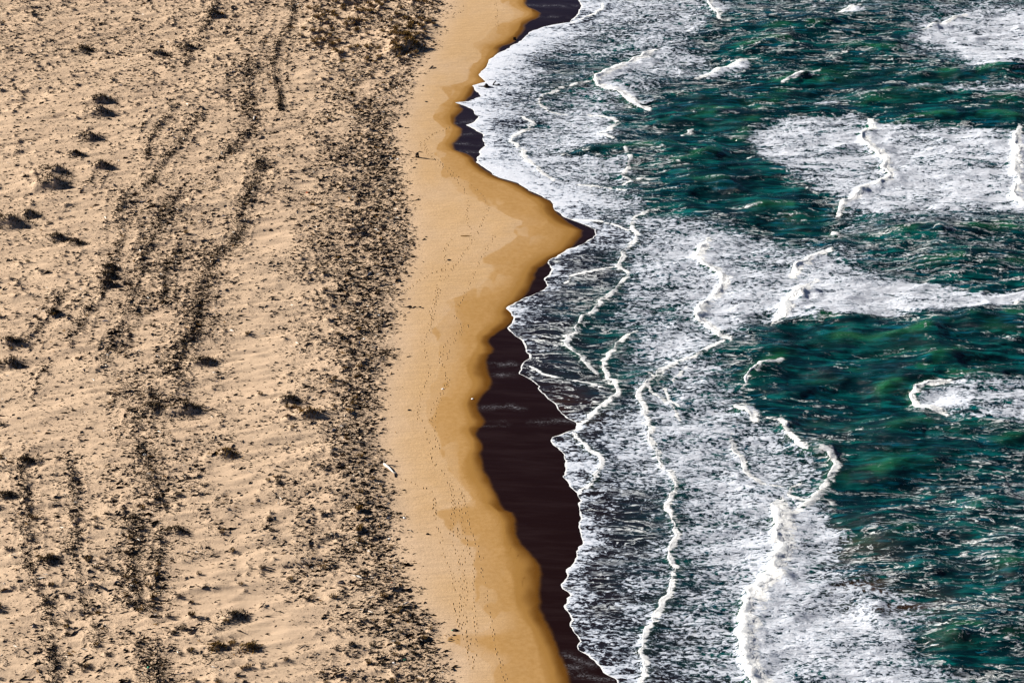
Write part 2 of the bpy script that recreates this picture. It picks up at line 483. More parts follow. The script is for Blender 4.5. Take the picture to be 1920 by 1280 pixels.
def rows_density(px, py):
    r = np.zeros(px.shape)
    gate = 0.5 + 0.8 * sstep(0.36, 0.66, fbm(px / 22, py / 15, 88, 3))
    px = px + 16 * (fbm(px / 30, py / 18, 81, 3) - 0.5)
    for pts, st, w in ROWS:
        p = np.array(pts, float)
        m = (px > p[:, 0].min() - 60) & (px < p[:, 0].max() + 60) & (py > p[:, 1].min() - 25) & (py < p[:, 1].max() + 25)
        if not m.any(): continue
        d, _, _, _ = poly_dist(px[m], py[m] * 1.3, [(a, b * 1.3) for a, b in pts])
        r[m] = np.maximum(r[m], st * (0.95 * np.exp(-(d / (0.62 * w)) ** 2) + 0.25 * np.exp(-(d / (2.6 * w)) ** 2)))
    return r * gate

def litter_density(px, py):
    wr = line_fn(WR_PX, py) + 26 * (noise(py / 9.0, px * 0 + 3, 5) - 0.5)
    wl = line_fn(WL_PX, py)
    band = sstep(-130, 80, px - wl + 80 * (fbm(px / 60, py / 40, 37, 3) - 0.5)) * sstep(14, -42, px - wr)
    spill = 0.16 * sstep(34, -10, px - wr) * sstep(-10, 0, px - wr + 40)
    n = fbm(px / 38, py / 20, 33, 3)
    band = band * (0.30 + 1.1 * sstep(0.34, 0.62, n)) * (0.75 + 0.5 * sstep(-130, -30, px - wr)) * np.where(py < 170, 0.6, 1.0)
    core = 0.75 * np.exp(-((px - wr + 60) / 34) ** 2) * sstep(120, 320, py)
    mid = 0.48 * sstep(150, 240, px) * sstep(480, 400, px) * sstep(230, 420, py) * (0.4 + sstep(0.4, 0.62, n))
    low = 0.25 * sstep(700, 850, py) * sstep(480, 300, px) * sstep(0.42, 0.65, n)
    ul = 0.16 + 0.2 * sstep(230, 60, py) * sstep(0.35, 0.6, n)
    d = np.maximum.reduce([band + core, mid, low, ul * (px < wr)]) + rows_density(px, py) + spill
    for cx, cy, rx, ry in BARE:
        d = d * (1 - 0.93 * ell(px, py, cx, cy, rx, ry))
    return np.clip(d, 0, 1.5) * (px < wr + 30)

TUFT_ZONES = ['band', 'right', 'upper', 'belt', 'patch', 'lower', 'left']
def tuft_density(px, py):
    wr = line_fn(WR_PX, py)
    n = fbm(px / 30, py / 16, 77, 3)
    top = sstep(545, 600, px) * sstep(2, -24, px - wr) * sstep(122, 92, py) * 0.62 * (0.25 + sstep(0.36, 0.6, n))
    mid = sstep(570, 620, px) * sstep(-20, -60, px - wr) * sstep(90, 110, py) * sstep(250, 190, py) * 0.65 * sstep(0.3, 0.6, n)
    dn = sstep(560, 640, px) * sstep(-15, -60, px - wr) * sstep(230, 250, py) * 0.42 * (0.15 + sstep(0.4, 0.65, n))
    ul = sstep(520, 420, px) * sstep(240, 140, py) * 0.30 * (0.3 + sstep(0.35, 0.62, n))
    lf = sstep(230, 90, px) * sstep(170, 230, py) * sstep(760, 660, py) * 0.22 * (0.2 + sstep(0.4, 0.65, n))
    pt = 0.55 * ell(px, py, 560, 745, 85, 38) + 0.4 * ell(px, py, 600, 500, 40, 60) + 0.25 * ell(px, py, 600, 330, 60, 60)
    lw = 0.15 * sstep(820, 900, py) * sstep(640, 560, px) * (0.3 + sstep(0.4, 0.65, n)) + 0.2 * ell(px, py, 420, 1170, 80, 50)
    d = np.maximum.reduce([top, mid, dn, ul, lf, pt, lw, np.full(px.shape, 0.035)])
    for cx, cy, rx, ry in BARE:
        d = d * (1 - 0.85 * ell(px, py, cx, cy, rx, ry))
    return d * (px < wr - 8)

# ------------------------------------------------------------------ big grassy hummocks (px, py, width px, label)
HUM = [
 (190,190,46,'tall pointed hummock crowned with dry grass, upper of the close pair'),
 (188,213,50,'broad grassy hummock just below the tall pointed one, with a sandy slope on its left'),
 (168,258,46,'low dark grass mound standing alone below the two close hummocks at upper left'),
 (142,292,32,'small hummock with a smooth pale sand tail on its left side'),
 (105,327,64,'wide flat-topped hummock of dead grass, upper of the stacked pair near the left edge'),
 (100,350,66,'dark ragged grass mound under the wide flat-topped hummock near the left edge'),
 (15,418,80,'large dark grass hummock cut by the left edge of the picture'),
 (55,402,34,'bushy mound of dry grass right beside the large hummock at the left edge'),
 (192,314,44,'low domed sand hummock with a dark grass cap, right of the stacked pair'),
 (402,28,34,'sharp dark hummock at the head of a brush row by the top edge'),
 (348,87,42,'rounded grass hummock in the sand above a short brush row'),
 (298,102,44,'shallow crescent of drifted sand with a grassy lip in the upper part'),
 (157,94,36,'small solitary grass hummock in the open sand near the top left'),
 (207,505,34,'upper of three sharp sand cones lined along a brush row left of centre'),
 (204,519,34,'middle of three sharp sand cones lined along a brush row left of centre'),
 (202,535,36,'lowest of three sharp sand cones lined along a brush row left of centre'),
 (100,588,28,'single black pointed cone at the bend of a thin brush row at left'),
 (22,642,36,'dark spiky hummock close to the left edge, halfway down'),
 (18,682,54,'heaped dark mound of dead plants on the left edge below the spiky hummock'),
 (105,446,44,'ragged pile of dead stems left of the long brush rows'),
 (142,455,36,'tangle of dead stems leaning right beside the ragged pile'),
 (385,678,46,'smooth sand hump with a dark hollow, at the foot of the dense brush row'),
 (290,770,50,'wide low hummock with an undercut dark front, left one of two side by side'),
 (352,770,58,'flat cushion of dead grass on a low hummock, right one of two side by side'),
 (425,853,46,'thick brown grass tussock with a long black shadow in bare sand'),
 (333,997,46,'isolated smooth boulder-like sand cone above the bare hollow'),
 (50,864,26,'small dark sand cone at the head of the left bottom brush row'),
 (12,928,30,'small grass mound touching the left edge in the lower third'),
 (92,1056,36,'dark sand cone beside the left bottom brush row'),
 (443,1157,40,'crescent hummock with a black shaded front in the lower middle sand'),
 (407,1216,34,'brown tussock with a round shadow, left one of two near the bottom'),
 (467,1216,40,'golden brown tussock with a sharp black shadow, right one of two near the bottom'),
 (545,752,40,'dark pointed dune grass mound in the middle of the tussock patch'),
 (580,780,40,'rounded brown tussock at the lower side of the tussock patch'),
 (768,92,50,'big dark shrubby mound at the seaward end of the dense tussock band'),
 (745,100,36,'shrubby mound just left of the big one at the end of the tussock band'),
]

# ------------------------------------------------------------------ sand terrain
def growth(a, b, step, far, n):
    core = np.arange(a, b + step * 0.5, step)
    g = step * np.cumsum(1.0 * (1.0 + np.geomspace(0.3, far / step / 3, n)))
    g = g / g[-1] * far
    return core, g

xl = -168.0
cx, g = growth(xl, 62.0, 0.30, 2500.0, 14)
XS = np.r_[xl - g[::-1], cx, 62.0 + g]
cy, g = growth(Y0 - 4, Y1 + 4, 0.52, 2500.0, 14)
YS = np.r_[Y0 - 4 - g[::-1], cy, Y1 + 4 + g]
GX, GY = np.meshgrid(XS, YS)
YC = np.clip(GY, Y0 - 10, Y1 + 10)
Z = base_h(GX, YC)
Z = np.where(GX > 62, np.minimum(Z, -4.0), Z)
PX, PY = proj(GX, GY, Z)
NEAR = (GX > xl - 1) & (GX < 62) & (GY > Y0 - 5) & (GY < Y1 + 5)
dWR = np.interp(YC, WRY, WRX) - GX
dryz = sstep(-3, 9, dWR)
LIT = np.where(NEAR, litter_density(PX, PY), 0.15 * (dWR > 0))
ca, sa = math.cos(math.radians(12)), math.sin(math.radians(12))
U, W = GX * ca + GY * sa, -GX * sa + GY * ca
Z = Z + dryz * (1.5 * (fbm(GX / 30, GY / 24, 3, 3) - 0.5) + 1.0 * (fbm(U / 15, W / 3.6, 8, 3) - 0.5) + 0.50 * (fbm(U / 5.5, W / 1.3, 15, 2) - 0.5))
Z = Z + 0.10 * (fbm(GX / 9, GY / 9, 44, 2) - 0.5) * sstep(2, 10, np.interp(YC, SY, SX) - GX)
Z = Z + np.clip(LIT, 0, 1) * 0.50 * (fbm(GX / 1.9, GY / 1.7, 21, 3, 0.62) - 0.42)
Z = Z + np.clip(rows_density(PX, PY), 0, 1) * NEAR * 0.25 * (noise(GX / 0.9, GY / 1.2, 25) - 0.3)

def add_mound(x, y, r, h):
    i0, i1 = np.searchsorted(YS, [y - 4 * r - 1, y + 4 * r + 1])
    j0, j1 = np.searchsorted(XS, [x - 7 * r - 1, x + 4 * r + 1])
    sx, sy = GX[i0:i1, j0:j1] - x, GY[i0:i1, j0:j1] - y
    a = sx * ca + sy * sa; b = -sx * sa + sy * ca
    lump = 0.45 + 1.1 * fbm(GX[i0:i1, j0:j1] / (0.8 * r + .2), GY[i0:i1, j0:j1] / (0.8 * r + .2), 61, 3, 0.6)
    w = np.where(a < 0, 1.9 * r, 0.62 * r)
    Z[i0:i1, j0:j1] += h * np.exp(-(np.abs(a / w) ** 1.7) - (b / (0.8 * r)) ** 2) * lump

HUMW = []
for px, py, w, lab in HUM:
    x, y = at(px, py)
    sc = 960 / (TANH * math.hypot(y, ALT))
    r = 0.33 * w / sc
    HUMW.append((float(x), float(y), r, lab))
    add_mound(float(x), float(y), r, 0.66 * r + 0.15)

# tuft positions
def scatter(n, dens, mx=1.0):
    xs = rng.uniform(xl + 1, 20, n); ys = rng.uniform(Y0 + 2, Y1 - 2, n)
    zz = base_h(xs, ys)
    px, py = proj(xs, ys, zz)
    k = (px > -14) & (px < 1000) & (py > -14) & (py < 1294)
    xs, ys, px, py = xs[k], ys[k], px[k], py[k]
    k = rng.uniform(0, mx, len(xs)) < dens(px, py)
    return xs[k], ys[k], px[k], py[k]

tx, ty, tpx, tpy = scatter(52000, tuft_density)
rx, ry, rpx, rpy = scatter(160000, lambda a, b: rows_density(a, b) * sstep(0.4, 0.75, noise(a / 9, b / 7, 66)), 11.0)
for x, y in zip(rx, ry):
    r = 0.35 + 0.45 * rng.random() ** 2
    add_mound(x, y, r, 0.5 * r)
tr = 0.22 + 0.46 * rng.random(len(tx)) ** 2
tr = tr * np.where((tpy < 125) & (tpx > 560), 1.35, 1.0)
for x, y, r in zip(tx, ty, tr):
    if r > 0.33:
        add_mound(x, y, r * 0.95, 0.72 * r)

# damp stages of the sand
sc1 = 3.2 * (fbm(GX / 5, GY / 7.0, 52, 4) - 0.5)
d1 = GX - np.interp(YC, L1Y, L1X) + sc1
d2 = GX - np.interp(YC, L2Y, L2X) + 1.8 * (fbm(GX / 5.0, GY / 6.0, 57, 4) - 0.5)
dS = GX - np.interp(YC, SY, SX)
d1c = np.where(dS > 0, 1, d1)
sof = 0.20 + 0.9 * sstep(0.45, 0.7, noise(GX / 9, GY / 14, 50))
d0 = d1 + 4.5 + 9.0 * (fbm(GX / 12, GY / 16, 45, 2) - 0.42)
WET = 0.28 * sstep(-0.15, sof, d1) + 0.11 * sstep(-0.1, 0.25, d0) * sstep(-10, -4, d1) + 0.12 * sstep(0, 9, d1)
old = fbm(GX / 5.0, GY / 9.0, 58, 3)
WET += 0.09 * sstep(-0.1, 0.3 + sof, d2) * sstep(-0.15, 0.25, d1)
WET += 0.12 * sstep(-9.0, -0.5, dS + 2.5 * (noise(GX / 5, GY / 9, 49) - 0.5)) * sstep(-0.15, 0.25, d1)
WET += 0.30 * sstep(-5.5, 0.6, dS * (0.55 + 0.9 * noise(GX / 9, GY / 11, 46)) + 1.6 * (fbm(GX / 4, GY / 5, 59, 3) - 0.5))
WET = np.where(dS > 0, 1.0, np.clip(WET, 0, 1))
MIR = sstep(-0.6, 0.6, dS + 0.9 * (fbm(GX / 2.5, GY / 3.5, 60, 3) - 0.5))
SCUM = np.zeros(GX.shape)
for pts in ([(903,684),(950,681),(1000,690)],[(912,700),(965,704)],[(905,763),(950,760),(978,766)],[(908,794),(945,794)],[(1000,792),(1040,789),(1088,791)],[(846,268),(905,271)],[(850,254),(896,249)],[(862,284),(905,286)],[(848,231),(902,226)],[(878,190),(906,181)],[(990,10),(1085,12)],[(1000,30),(1060,34)],[(1020,1240),(1085,1250)],[(1060,1225),(1110,1245)],[(1060,1260),(1150,1275)]):
    q, _ = resample(np.c_[at(*np.array(pts, float).T)], 0.6)
    bb = (GX > q[:, 0].min() - 4) & (GX < q[:, 0].max() + 4) & (GY > q[:, 1].min() - 4) & (GY < q[:, 1].max() + 4)
    d, _, _, _ = poly_dist(GX[bb], GY[bb] + 0.8 * (noise(GX[bb] / 2, GY[bb] / 2, 71) - 0.5), q)
    SCUM[bb] = np.maximum(SCUM[bb], (sstep(0.5, 0.0, d) + 0.35 * sstep(2.2, 0.0, d)) * sstep(0.3, 0.65, fbm(GX[bb] / 2.5, GY[bb] / 0.9, 73, 3)))
SCUM = np.clip(SCUM, 0, 1) * MIR * 0.35
arc_ = fbm(GX / 8, GY / 12, 47, 3)
WET = np.clip(WET + 0.05 * sstep(0.012, 0.0, np.abs(arc_ - 0.47)) * sstep(-9, -5, d1) * (dS < -3) + 0.07 * sstep(0.008, 0, np.abs(arc_ - 0.54)) * (d1 > -2) * (dS < -3) - 0.16 * sstep(0.53, 0.55, fbm(GX / 7, GY / 13, 48, 3)) * sstep(9, 2, d1) * (d1 > 0) * (dS < -5), 0, 1)
BERM = sstep(4, -8, dWR) * (1 - 0.0 * old)
Z = Z - 0.05 * MIR
dF = GX - f_line(YC)
Z = Z - 0.06 * sstep(-0.6, 0.5, dF) - np.where(dF > 0, 0.05 * np.minimum(dF, 60), 0)

V = np.stack([GX, GY, Z], -1).reshape(-1, 3)
me = mesh_np('sand', V, grid_faces(*GX.shape), [M_SAND], True, {'wet': WET, 'mirror': MIR, 'litter': np.clip(LIT, 0, 1) * dryz, 'berm': BERM, 'scum': SCUM, 'film': sstep(640, 60, PY)})
tag(link_mesh('sand', me), 'pale dry sand passing into ochre damp and dark wet sand', kind='structure')

def ground(x, y):
    x = np.asarray(x, float); y = np.asarray(y, float)
    j = np.clip(np.searchsorted(XS, x) - 1, 0, len(XS) - 2); i = np.clip(np.searchsorted(YS, y) - 1, 0, len(YS) - 2)
    a = (x - XS[j]) / (XS[j + 1] - XS[j]); b = (y - YS[i]) / (YS[i + 1] - YS[i])
    return (Z[i, j] * (1 - a) + Z[i, j + 1] * a) * (1 - b) + (Z[i + 1, j] * (1 - a) + Z[i + 1, j + 1] * a) * b

# ------------------------------------------------------------------ breakers: (points, height m, froth width m, tail m, own object label or None)
B = [
 ([(1132,8),(1120,23),(1105,30),(1087,37),(1070,44)],.25,1.0,3,None),
 ([(1220,93),(1195,105),(1173,117),(1140,132),(1110,147),(1117,157),(1133,163),(1167,177),(1193,197),(1213,203)],.8,2.3,12,'hooked breaker with a broad white tip beside dark water in the upper part'),
 ([(1110,149),(1080,157),(1057,163),(1030,173),(1010,183),(1007,193),(1023,203),(1040,212),(1067,213)],.35,1.2,8,'thin looping wave line shoreward of the hooked breaker, curling back below it'),
 ([(1107,213),(1133,220),(1160,223),(1140,243),(1123,257),(1157,267)],.5,1.7,9,'small zigzag breaker under the broad tip of the hooked breaker'),
 ([(980,220),(1000,230),(973,247),(953,267),(977,280),(987,303),(1007,317),(1033,340)],.35,1.4,8,'narrow white wave snaking close to the shore opposite the dark stump'),
 ([(1170,287),(1180,307),(1160,327),(1190,340)],.5,1.5,6,None),
 ([(1205,327),(1185,338),(1167,347)],.4,1.2,4,None),
 ([(1083,347),(1140,353),(1173,360)],.25,.9,3,None),
 ([(1223,390),(1200,400),(1187,413),(1183,425),(1197,444),(1167,470),(1153,497),(1167,504),(1177,517),(1153,540),(1127,560),(1110,584),(1087,597),(1077,624),(1058,635),(1067,654),(1097,677),(1113,697)],.55,1.5,9,'long winding wave reaching from mid surf down to the dark wet sand'),
 ([(1150,498),(1110,507),(1073,517),(1059,532)],.2,.7,3,None),
 ([(1187,617),(1180,627),(1160,642),(1133,664),(1132,680),(1133,697),(1155,725),(1160,738),(1140,752),(1120,767),(1103,784),(1077,804),(1077,827),(1103,847),(1113,853),(1128,873),(1110,903),(1087,926)],.5,1.4,9,'winding wave with a sharp white knot, near the widest dark wet sand'),
 ([(980,685),(1010,702),(1033,709),(1070,714),(1100,719),(1150,730)],.15,.6,2,None),
 ([(1010,632),(1035,636),(1063,642)],.12,.5,2,None),
 ([(1063,415),(1100,415),(1130,418),(1157,424),(1180,432)],.15,.6,2,None),
 ([(1327,447),(1303,470),(1303,490),(1327,507),(1340,510),(1360,527),(1337,547),(1307,577),(1310,604),(1337,624),(1357,637)],.7,2.2,12,'S-shaped white breaker in the middle surf, facing the winding inner wave'),
 ([(1350,640),(1333,655),(1310,668),(1273,679),(1247,690),(1213,714),(1185,739),(1202,754),(1210,777),(1217,824),(1228,853),(1240,876),(1263,896),(1263,916),(1245,946),(1263,976),(1267,1010),(1245,1035),(1263,1060),(1263,1086),(1237,1143),(1207,1186),(1202,1236),(1203,1300)],.6,1.6,10,'very long clean wave line running to the bottom edge between wide foam belts'),
 ([(1213,727),(1223,737),(1250,754),(1273,772),(1268,788)],.3,.9,5,'short white wave branching off the very long line towards the right'),
 ([(1467,674),(1430,687),(1407,704),(1390,724)],1.0,1.3,0,'short curling wave with a dark green back, just starting to break'),
 ([(1385,757),(1377,767),(1395,772),(1410,782),(1413,790)],.7,1.8,7,'small breaker with a white lip directly below the curling green wave'),
 ([(1440,790),(1467,794),(1473,817),(1493,837),(1520,852),(1555,850),(1567,880),(1547,906),(1530,936),(1500,950),(1477,962)],.7,1.2,0,None),
 ([(1375,815),(1363,828),(1390,850),(1393,880),(1413,896),(1440,905),(1470,914)],.5,1.4,6,'thin wave line bending like an elbow left of the widest bottom breaker'),
 ([(1497,903),(1478,915),(1480,930),(1500,940),(1527,941)],.35,.9,4,None),
 ([(1450,943),(1457,966),(1453,993),(1460,1033),(1450,1060),(1413,1093),(1393,1133),(1384,1186),(1390,1226),(1407,1270),(1425,1310)],1.0,4.2,20,'widest and thickest white breaker, bulging shoreward at the bottom edge'),
 ([(1515,527),(1500,540),(1480,558),(1462,577),(1447,599)],1.2,4.0,16,'thick short roller of heaped white foam at the front of the bright foam tongue'),
 ([(1547,467),(1520,482),(1497,497),(1477,517)],.9,2.6,12,'slanted breaker directly above the thick short roller'),
 ([(1567,427),(1562,436),(1573,447)],.7,1.8,4,'tiny hook of white water on the dark patch above the slanted breaker'),
 ([(1625,222),(1633,232),(1610,263),(1630,283),(1660,297),(1650,313),(1667,327),(1657,340),(1613,353),(1600,367),(1573,387),(1570,400)],.9,2.4,20,'tall jagged breaker standing in the upper right foam field'),
 ([(1905,245),(1900,283),(1895,323),(1913,337),(1893,363),(1915,385),(1935,400)],.9,2.6,16,'breaker cut by the right edge beside the upper right foam field'),
 ([(1325,-10),(1327,7),(1338,22),(1347,33)],.7,1.8,10,'short breaker touching the top edge left of the blue open water'),
 ([(1420,106),(1390,108),(1347,123),(1325,133),(1305,141)],.7,1.5,8,'faint slanted breaker on the near side of the blue open water'),
 ([(1535,128),(1510,136),(1480,145),(1465,152)],.66,0.9,0,'low green wave with a thin white lip in the dark upper right water'),
 ([(1605,10),(1590,16),(1570,26)],.8,2.4,10,'small white-capped peak near the top edge in the blue water'),
 ([(1300,238),(1290,243),(1280,254)],.5,1.6,4,None),
 ([(1780,709),(1745,712),(1717,722),(1703,738),(1713,753),(1740,764),(1765,774)],.7,1.8,0,'rounded white front of the foam tongue that enters from the right edge'),
 ([(1925,555),(1910,560),(1905,568)],.4,1.0,6,None),
 ([(1807,25),(1763,43),(1727,57)],.8,1.0,8,'straight low wave with a blue shaded face near the top right corner'),
 ([(1290,690),(1270,705),(1262,718)],.2,.7,3,None),
 ([(1215,700),(1240,730),(1278,770)],.12,.5,3,None),
]
GREEN_HUMPS = [(1800,690,60,16,1.1),(1730,665,70,14,.9),(1560,140,60,9,1.0),(1740,135,55,9,.9),(1640,190,60,10,1.1),(1720,175,50,9,.8),(1330,215,50,10,.9),(1420,180,40,12,.9),(1500,230,50,8,.5),(1600,800,80,14,.7),(1700,860,90,14,.7),(1800,800,70,12,.7),(1780,1190,70,16,1.0),(1850,1130,40,12,.8),(1620,1010,50,18,.7),(1480,400,60,10,.7),(1330,285,45,12,.8),(1860,610,80,12,.8),(1560,640,60,10,.5),(1440,690,40,10,.6),(1880,195,60,9,.9),(1880,130,60,8,.9),(1840,270,80,8,.5),(1650,440,80,8,.5),(1850,470,60,8,.5)]

ROWV = {
 'x': [880,960,1040,1120,1200,1280,1360,1440,1520,1600,1680,1760,1840,1920],
 0:   [.6,.6,.6,.65,.7,.7,.6,.5,.45,.55,.45,.45,.55,.5],
 64:  [.85,.85,.75,.6,.6,.6,.3,.2,.25,.35,.5,.8,.82,.82],
 128: [.9,.7,.45,.5,.7,.68,.6,.4,.3,.3,.25,.4,.65,.7],
 192: [.8,.6,.6,.7,.4,.06,.06,.3,.38,.25,.12,.25,.3,.35],
 256: [.7,.6,.7,.72,.4,.15,.2,.7,.7,.72,.6,.5,.3,.35],
 320: [.85,.8,.72,.72,.5,.1,.3,.62,.68,.68,.62,.7,.72,.68],
 384: [.8,.8,.78,.7,.6,.25,.25,.15,.4,.6,.7,.7,.62,.65],
 448: [.6,.6,.6,.5,.68,.76,.7,.6,.45,.48,.3,.3,.3,.25],
 512: [.5,.5,.5,.45,.66,.72,.72,.68,.68,.68,.5,.3,.28,.25],
 576: [.6,.6,.5,.42,.62,.62,.75,.75,.8,.8,.68,.6,.35,.3],
 640: [.4,.4,.36,.4,.6,.7,.55,.12,.06,.14,.07,.08,.08,.08],
 704: [.3,.3,.22,.34,.5,.66,.45,.12,.12,.16,.12,.4,.5,.5],
 768: [.1,.1,.1,.4,.66,.7,.68,.3,.12,.2,.2,.5,.6,.65],
 832: [.5,.5,.5,.6,.68,.7,.7,.66,.5,.16,.16,.16,.18,.25],
 896: [.5,.5,.55,.58,.58,.7,.7,.66,.66,.12,.22,.26,.42,.5],
 960: [.6,.6,.68,.5,.36,.66,.7,.7,.66,.22,.3,.3,.38,.38],
 1024:[.7,.7,.72,.55,.46,.64,.7,.74,.7,.4,.26,.3,.35,.34],
 1088:[.6,.6,.66,.45,.54,.6,.62,.74,.66,.6,.45,.18,.26,.22],
 1152:[.5,.5,.5,.5,.56,.6,.62,.76,.78,.74,.68,.54,.35,.38],
 1216:[.5,.5,.5,.56,.6,.6,.62,.76,.76,.72,.72,.42,.14,.3],
 1280:[.5,.5,.5,.5,.56,.6,.62,.74,.66,.7,.74,.7,.62,.5],
}
FPOLY = [
 ([(1703,737),(1727,718),(1790,710),(1880,715),(1990,722),(1990,787),(1850,785),(1780,776),(1740,765)],.70),
 ([(1447,600),(1480,590),(1600,588),(1680,592),(1760,577),(1850,577),(1990,548),(1990,538),(1840,540),(1700,518),(1530,530),(1480,560)],.80),
 ([(1395,262),(1430,226),(1600,214),(1640,230),(1660,240),(1900,250),(1990,270),(1990,392),(1690,395),(1600,380),(1540,345),(1440,300)],.74),
 ([(1720,60),(1810,22),(1990,25),(1990,138),(1840,128),(1800,100),(1740,80)],.76),
 ([(1480,158),(1530,142),(1600,152),(1680,158),(1640,168),(1560,164)],.62),
 ([(1435,184),(1520,178),(1625,188),(1560,196),(1500,194)],.66),
 ([(1690,170),(1720,156),(1800,160),(1990,150),(1990,172),(1820,180),(1760,176)],.70),
 ([(1420,642),(1480,604),(1620,598),(1990,592),(1990,705),(1780,700),(1720,705),(1688,738),(1710,775),(1780,790),(1990,797),(1990,830),(1700,840),(1570,845),(1510,810),(1475,790),(1420,770),(1405,745),(1410,715),(1470,690)],.09),
 ([(1215,200),(1250,172),(1380,172),(1470,140),(1540,122),(1640,125),(1990,138),(1990,148),(1700,155),(1640,172),(1450,200),(1640,200),(1690,186),(1990,184),(1990,240),(1660,233),(1630,208),(1430,218),(1390,255),(1420,300),(1500,350),(1560,385),(1560,435),(1480,445),(1390,410),(1300,395),(1230,370),(1300,345),(1240,330),(1280,290),(1230,275),(1290,262),(1230,230)],.13),
 ([(1570,862),(1600,840),(1720,840),(1800,858),(1700,895),(1640,960),(1620,1000),(1590,990),(1565,930)],.10),
 ([(1735,1195),(1760,1172),(1850,1195),(1930,1200),(1990,1205),(1990,1235),(1790,1238),(1740,1215)],.05),
 ([(1045,288),(1140,278),(1210,281),(1130,297)],.06),
 ([(1350,40),(1440,50),(1560,40),(1680,30),(1700,60),(1640,120),(1440,140),(1350,120),(1330,80)],.24),
]

# ------------------------------------------------------------------ sea surface
XR = 178.0
nT = 660
tt = np.linspace(0, 1, nT) ** 1.06
SYS_core = np.arange(Y0 - 4, Y1 + 4, 0.46)
g = growth(0, 1, 0.46, 2500.0, 12)[1]
SYS = np.r_[Y0 - 4 - g[::-1], SYS_core, SYS_core[-1] + g]
gx = growth(0, 1, 0.3, 2500.0, 12)[1]
TT, SGY = np.meshgrid(tt, SYS)
SYC = np.clip(SGY, Y0 - 10, Y1 + 10)
FL = f_line(SYC)
SGX = FL + TT * (XR - FL)
ext = np.repeat(XR + gx[None, :], len(SYS), 0)
SGX = np.hstack([SGX, ext]); SGY = np.hstack([SGY, np.repeat(SYS[:, None], len(gx), 1)])
SYC = np.clip(SGY, Y0 - 10, Y1 + 10)
dsh = SGX - f_line(SYC)
SPX, SPY = proj(SGX, SGY, 0.0)
fl = f_line(SYC)
edge_z = ground(fl, SYC) + 0.10
off = sstep(0, 26, dsh)
SZ = edge_z * (1 - off) + 0.0 * off
film = 0.06 + 0.05 * dsh
# foam coverage from the traced table and patches
ys_t = sorted(kk for kk in ROWV if kk != 'x')
tab = np.array([ROWV[kk] for kk in ys_t], float)
xs_t = np.array(ROWV['x'], float)
wpx = SPX + 26 * (fbm(SGX / 9, SGY / 9, 101, 3) - 0.5) * 2
wpy = SPY + 12 * (fbm(SGX / 9, SGY / 9, 105, 3) - 0.5) * 2
fi = np.clip((wpx - 880) / 80, 0, 12.999); fj = np.clip(wpy / 64, 0, 19.999)
i0 = fi.astype(int); j0 = fj.astype(int); a = fi - i0; b = fj - j0
FOAM = (tab[j0, i0] * (1 - a) + tab[j0, i0 + 1] * a) * (1 - b) + (tab[j0 + 1, i0] * (1 - a) + tab[j0 + 1, i0 + 1] * a) * b
FOAM += 0.20 * (fbm(SGX / 9.0, SGY / 3.5, 111, 4, 0.6) - 0.5)
FOAM = np.maximum(FOAM, 0.10)
STREAK = 0.22 * sstep(0.53, 0.68, fbm((SGX + 0.15 * SGY) / 12, (SGY - 0.15 * SGX) / 2.6, 115, 3))
warps = []
for kx, (ax_, ay_, sx_, sy_) in enumerate(((34, 9, 7, 3.2), (60, 14, 10, 3.0), (26, 16, 4, 1.6), (85, 10, 6, 1.3), (40, 22, 14, 6))):
    warps.append((SPX + ax_ * 2 * (fbm(SGX / sx_, SGY / sy_, 121 + kx, 3) - 0.5), SPY + ay_ * 2 * (fbm(SGX / sx_, SGY / sy_, 151 + kx, 3) - 0.5)))
for poly, val in FPOLY:
    m = 0.0
    for qx, qy in warps:
        m = m + in_poly(qx, qy, poly) / len(warps)
    for ax in (0, 1, 0, 1):
        m = (np.roll(m, 1, ax) + np.roll(m, -1, ax) + 2 * m) / 4
    nz = (0.55 if val > 0.3 else 0.35) * (fbm(SGX / 9.0, SGY / 1.9, 131, 4, 0.6) - 0.5)
    if val > 0.4:
        m2_ = 0.0
        for (qx, qy), kx in zip(warps, (2.0, 1.6, 2.4, 1.4, 1.8)):
            m2_ = m2_ + in_poly(SPX + (qx - SPX) * kx * 1.6, SPY + (qy - SPY) * kx, poly) / len(warps)
        FOAM = np.maximum(FOAM, 0.5 * m2_ + 0.35 * (fbm(SGX / 8.0, SGY / 1.6, 137, 3, 0.6) - 0.5) * m2_)
    FOAM = FOAM * (1 - m) + (val + nz) * m
FOAM = FOAM + STREAK * sstep(0.5, 0.2, FOAM)
LINE = np.zeros(SGX.shape)
HT = np.zeros(SGX.shape)
THIN = np.zeros(SGX.shape)
CRESTS = []
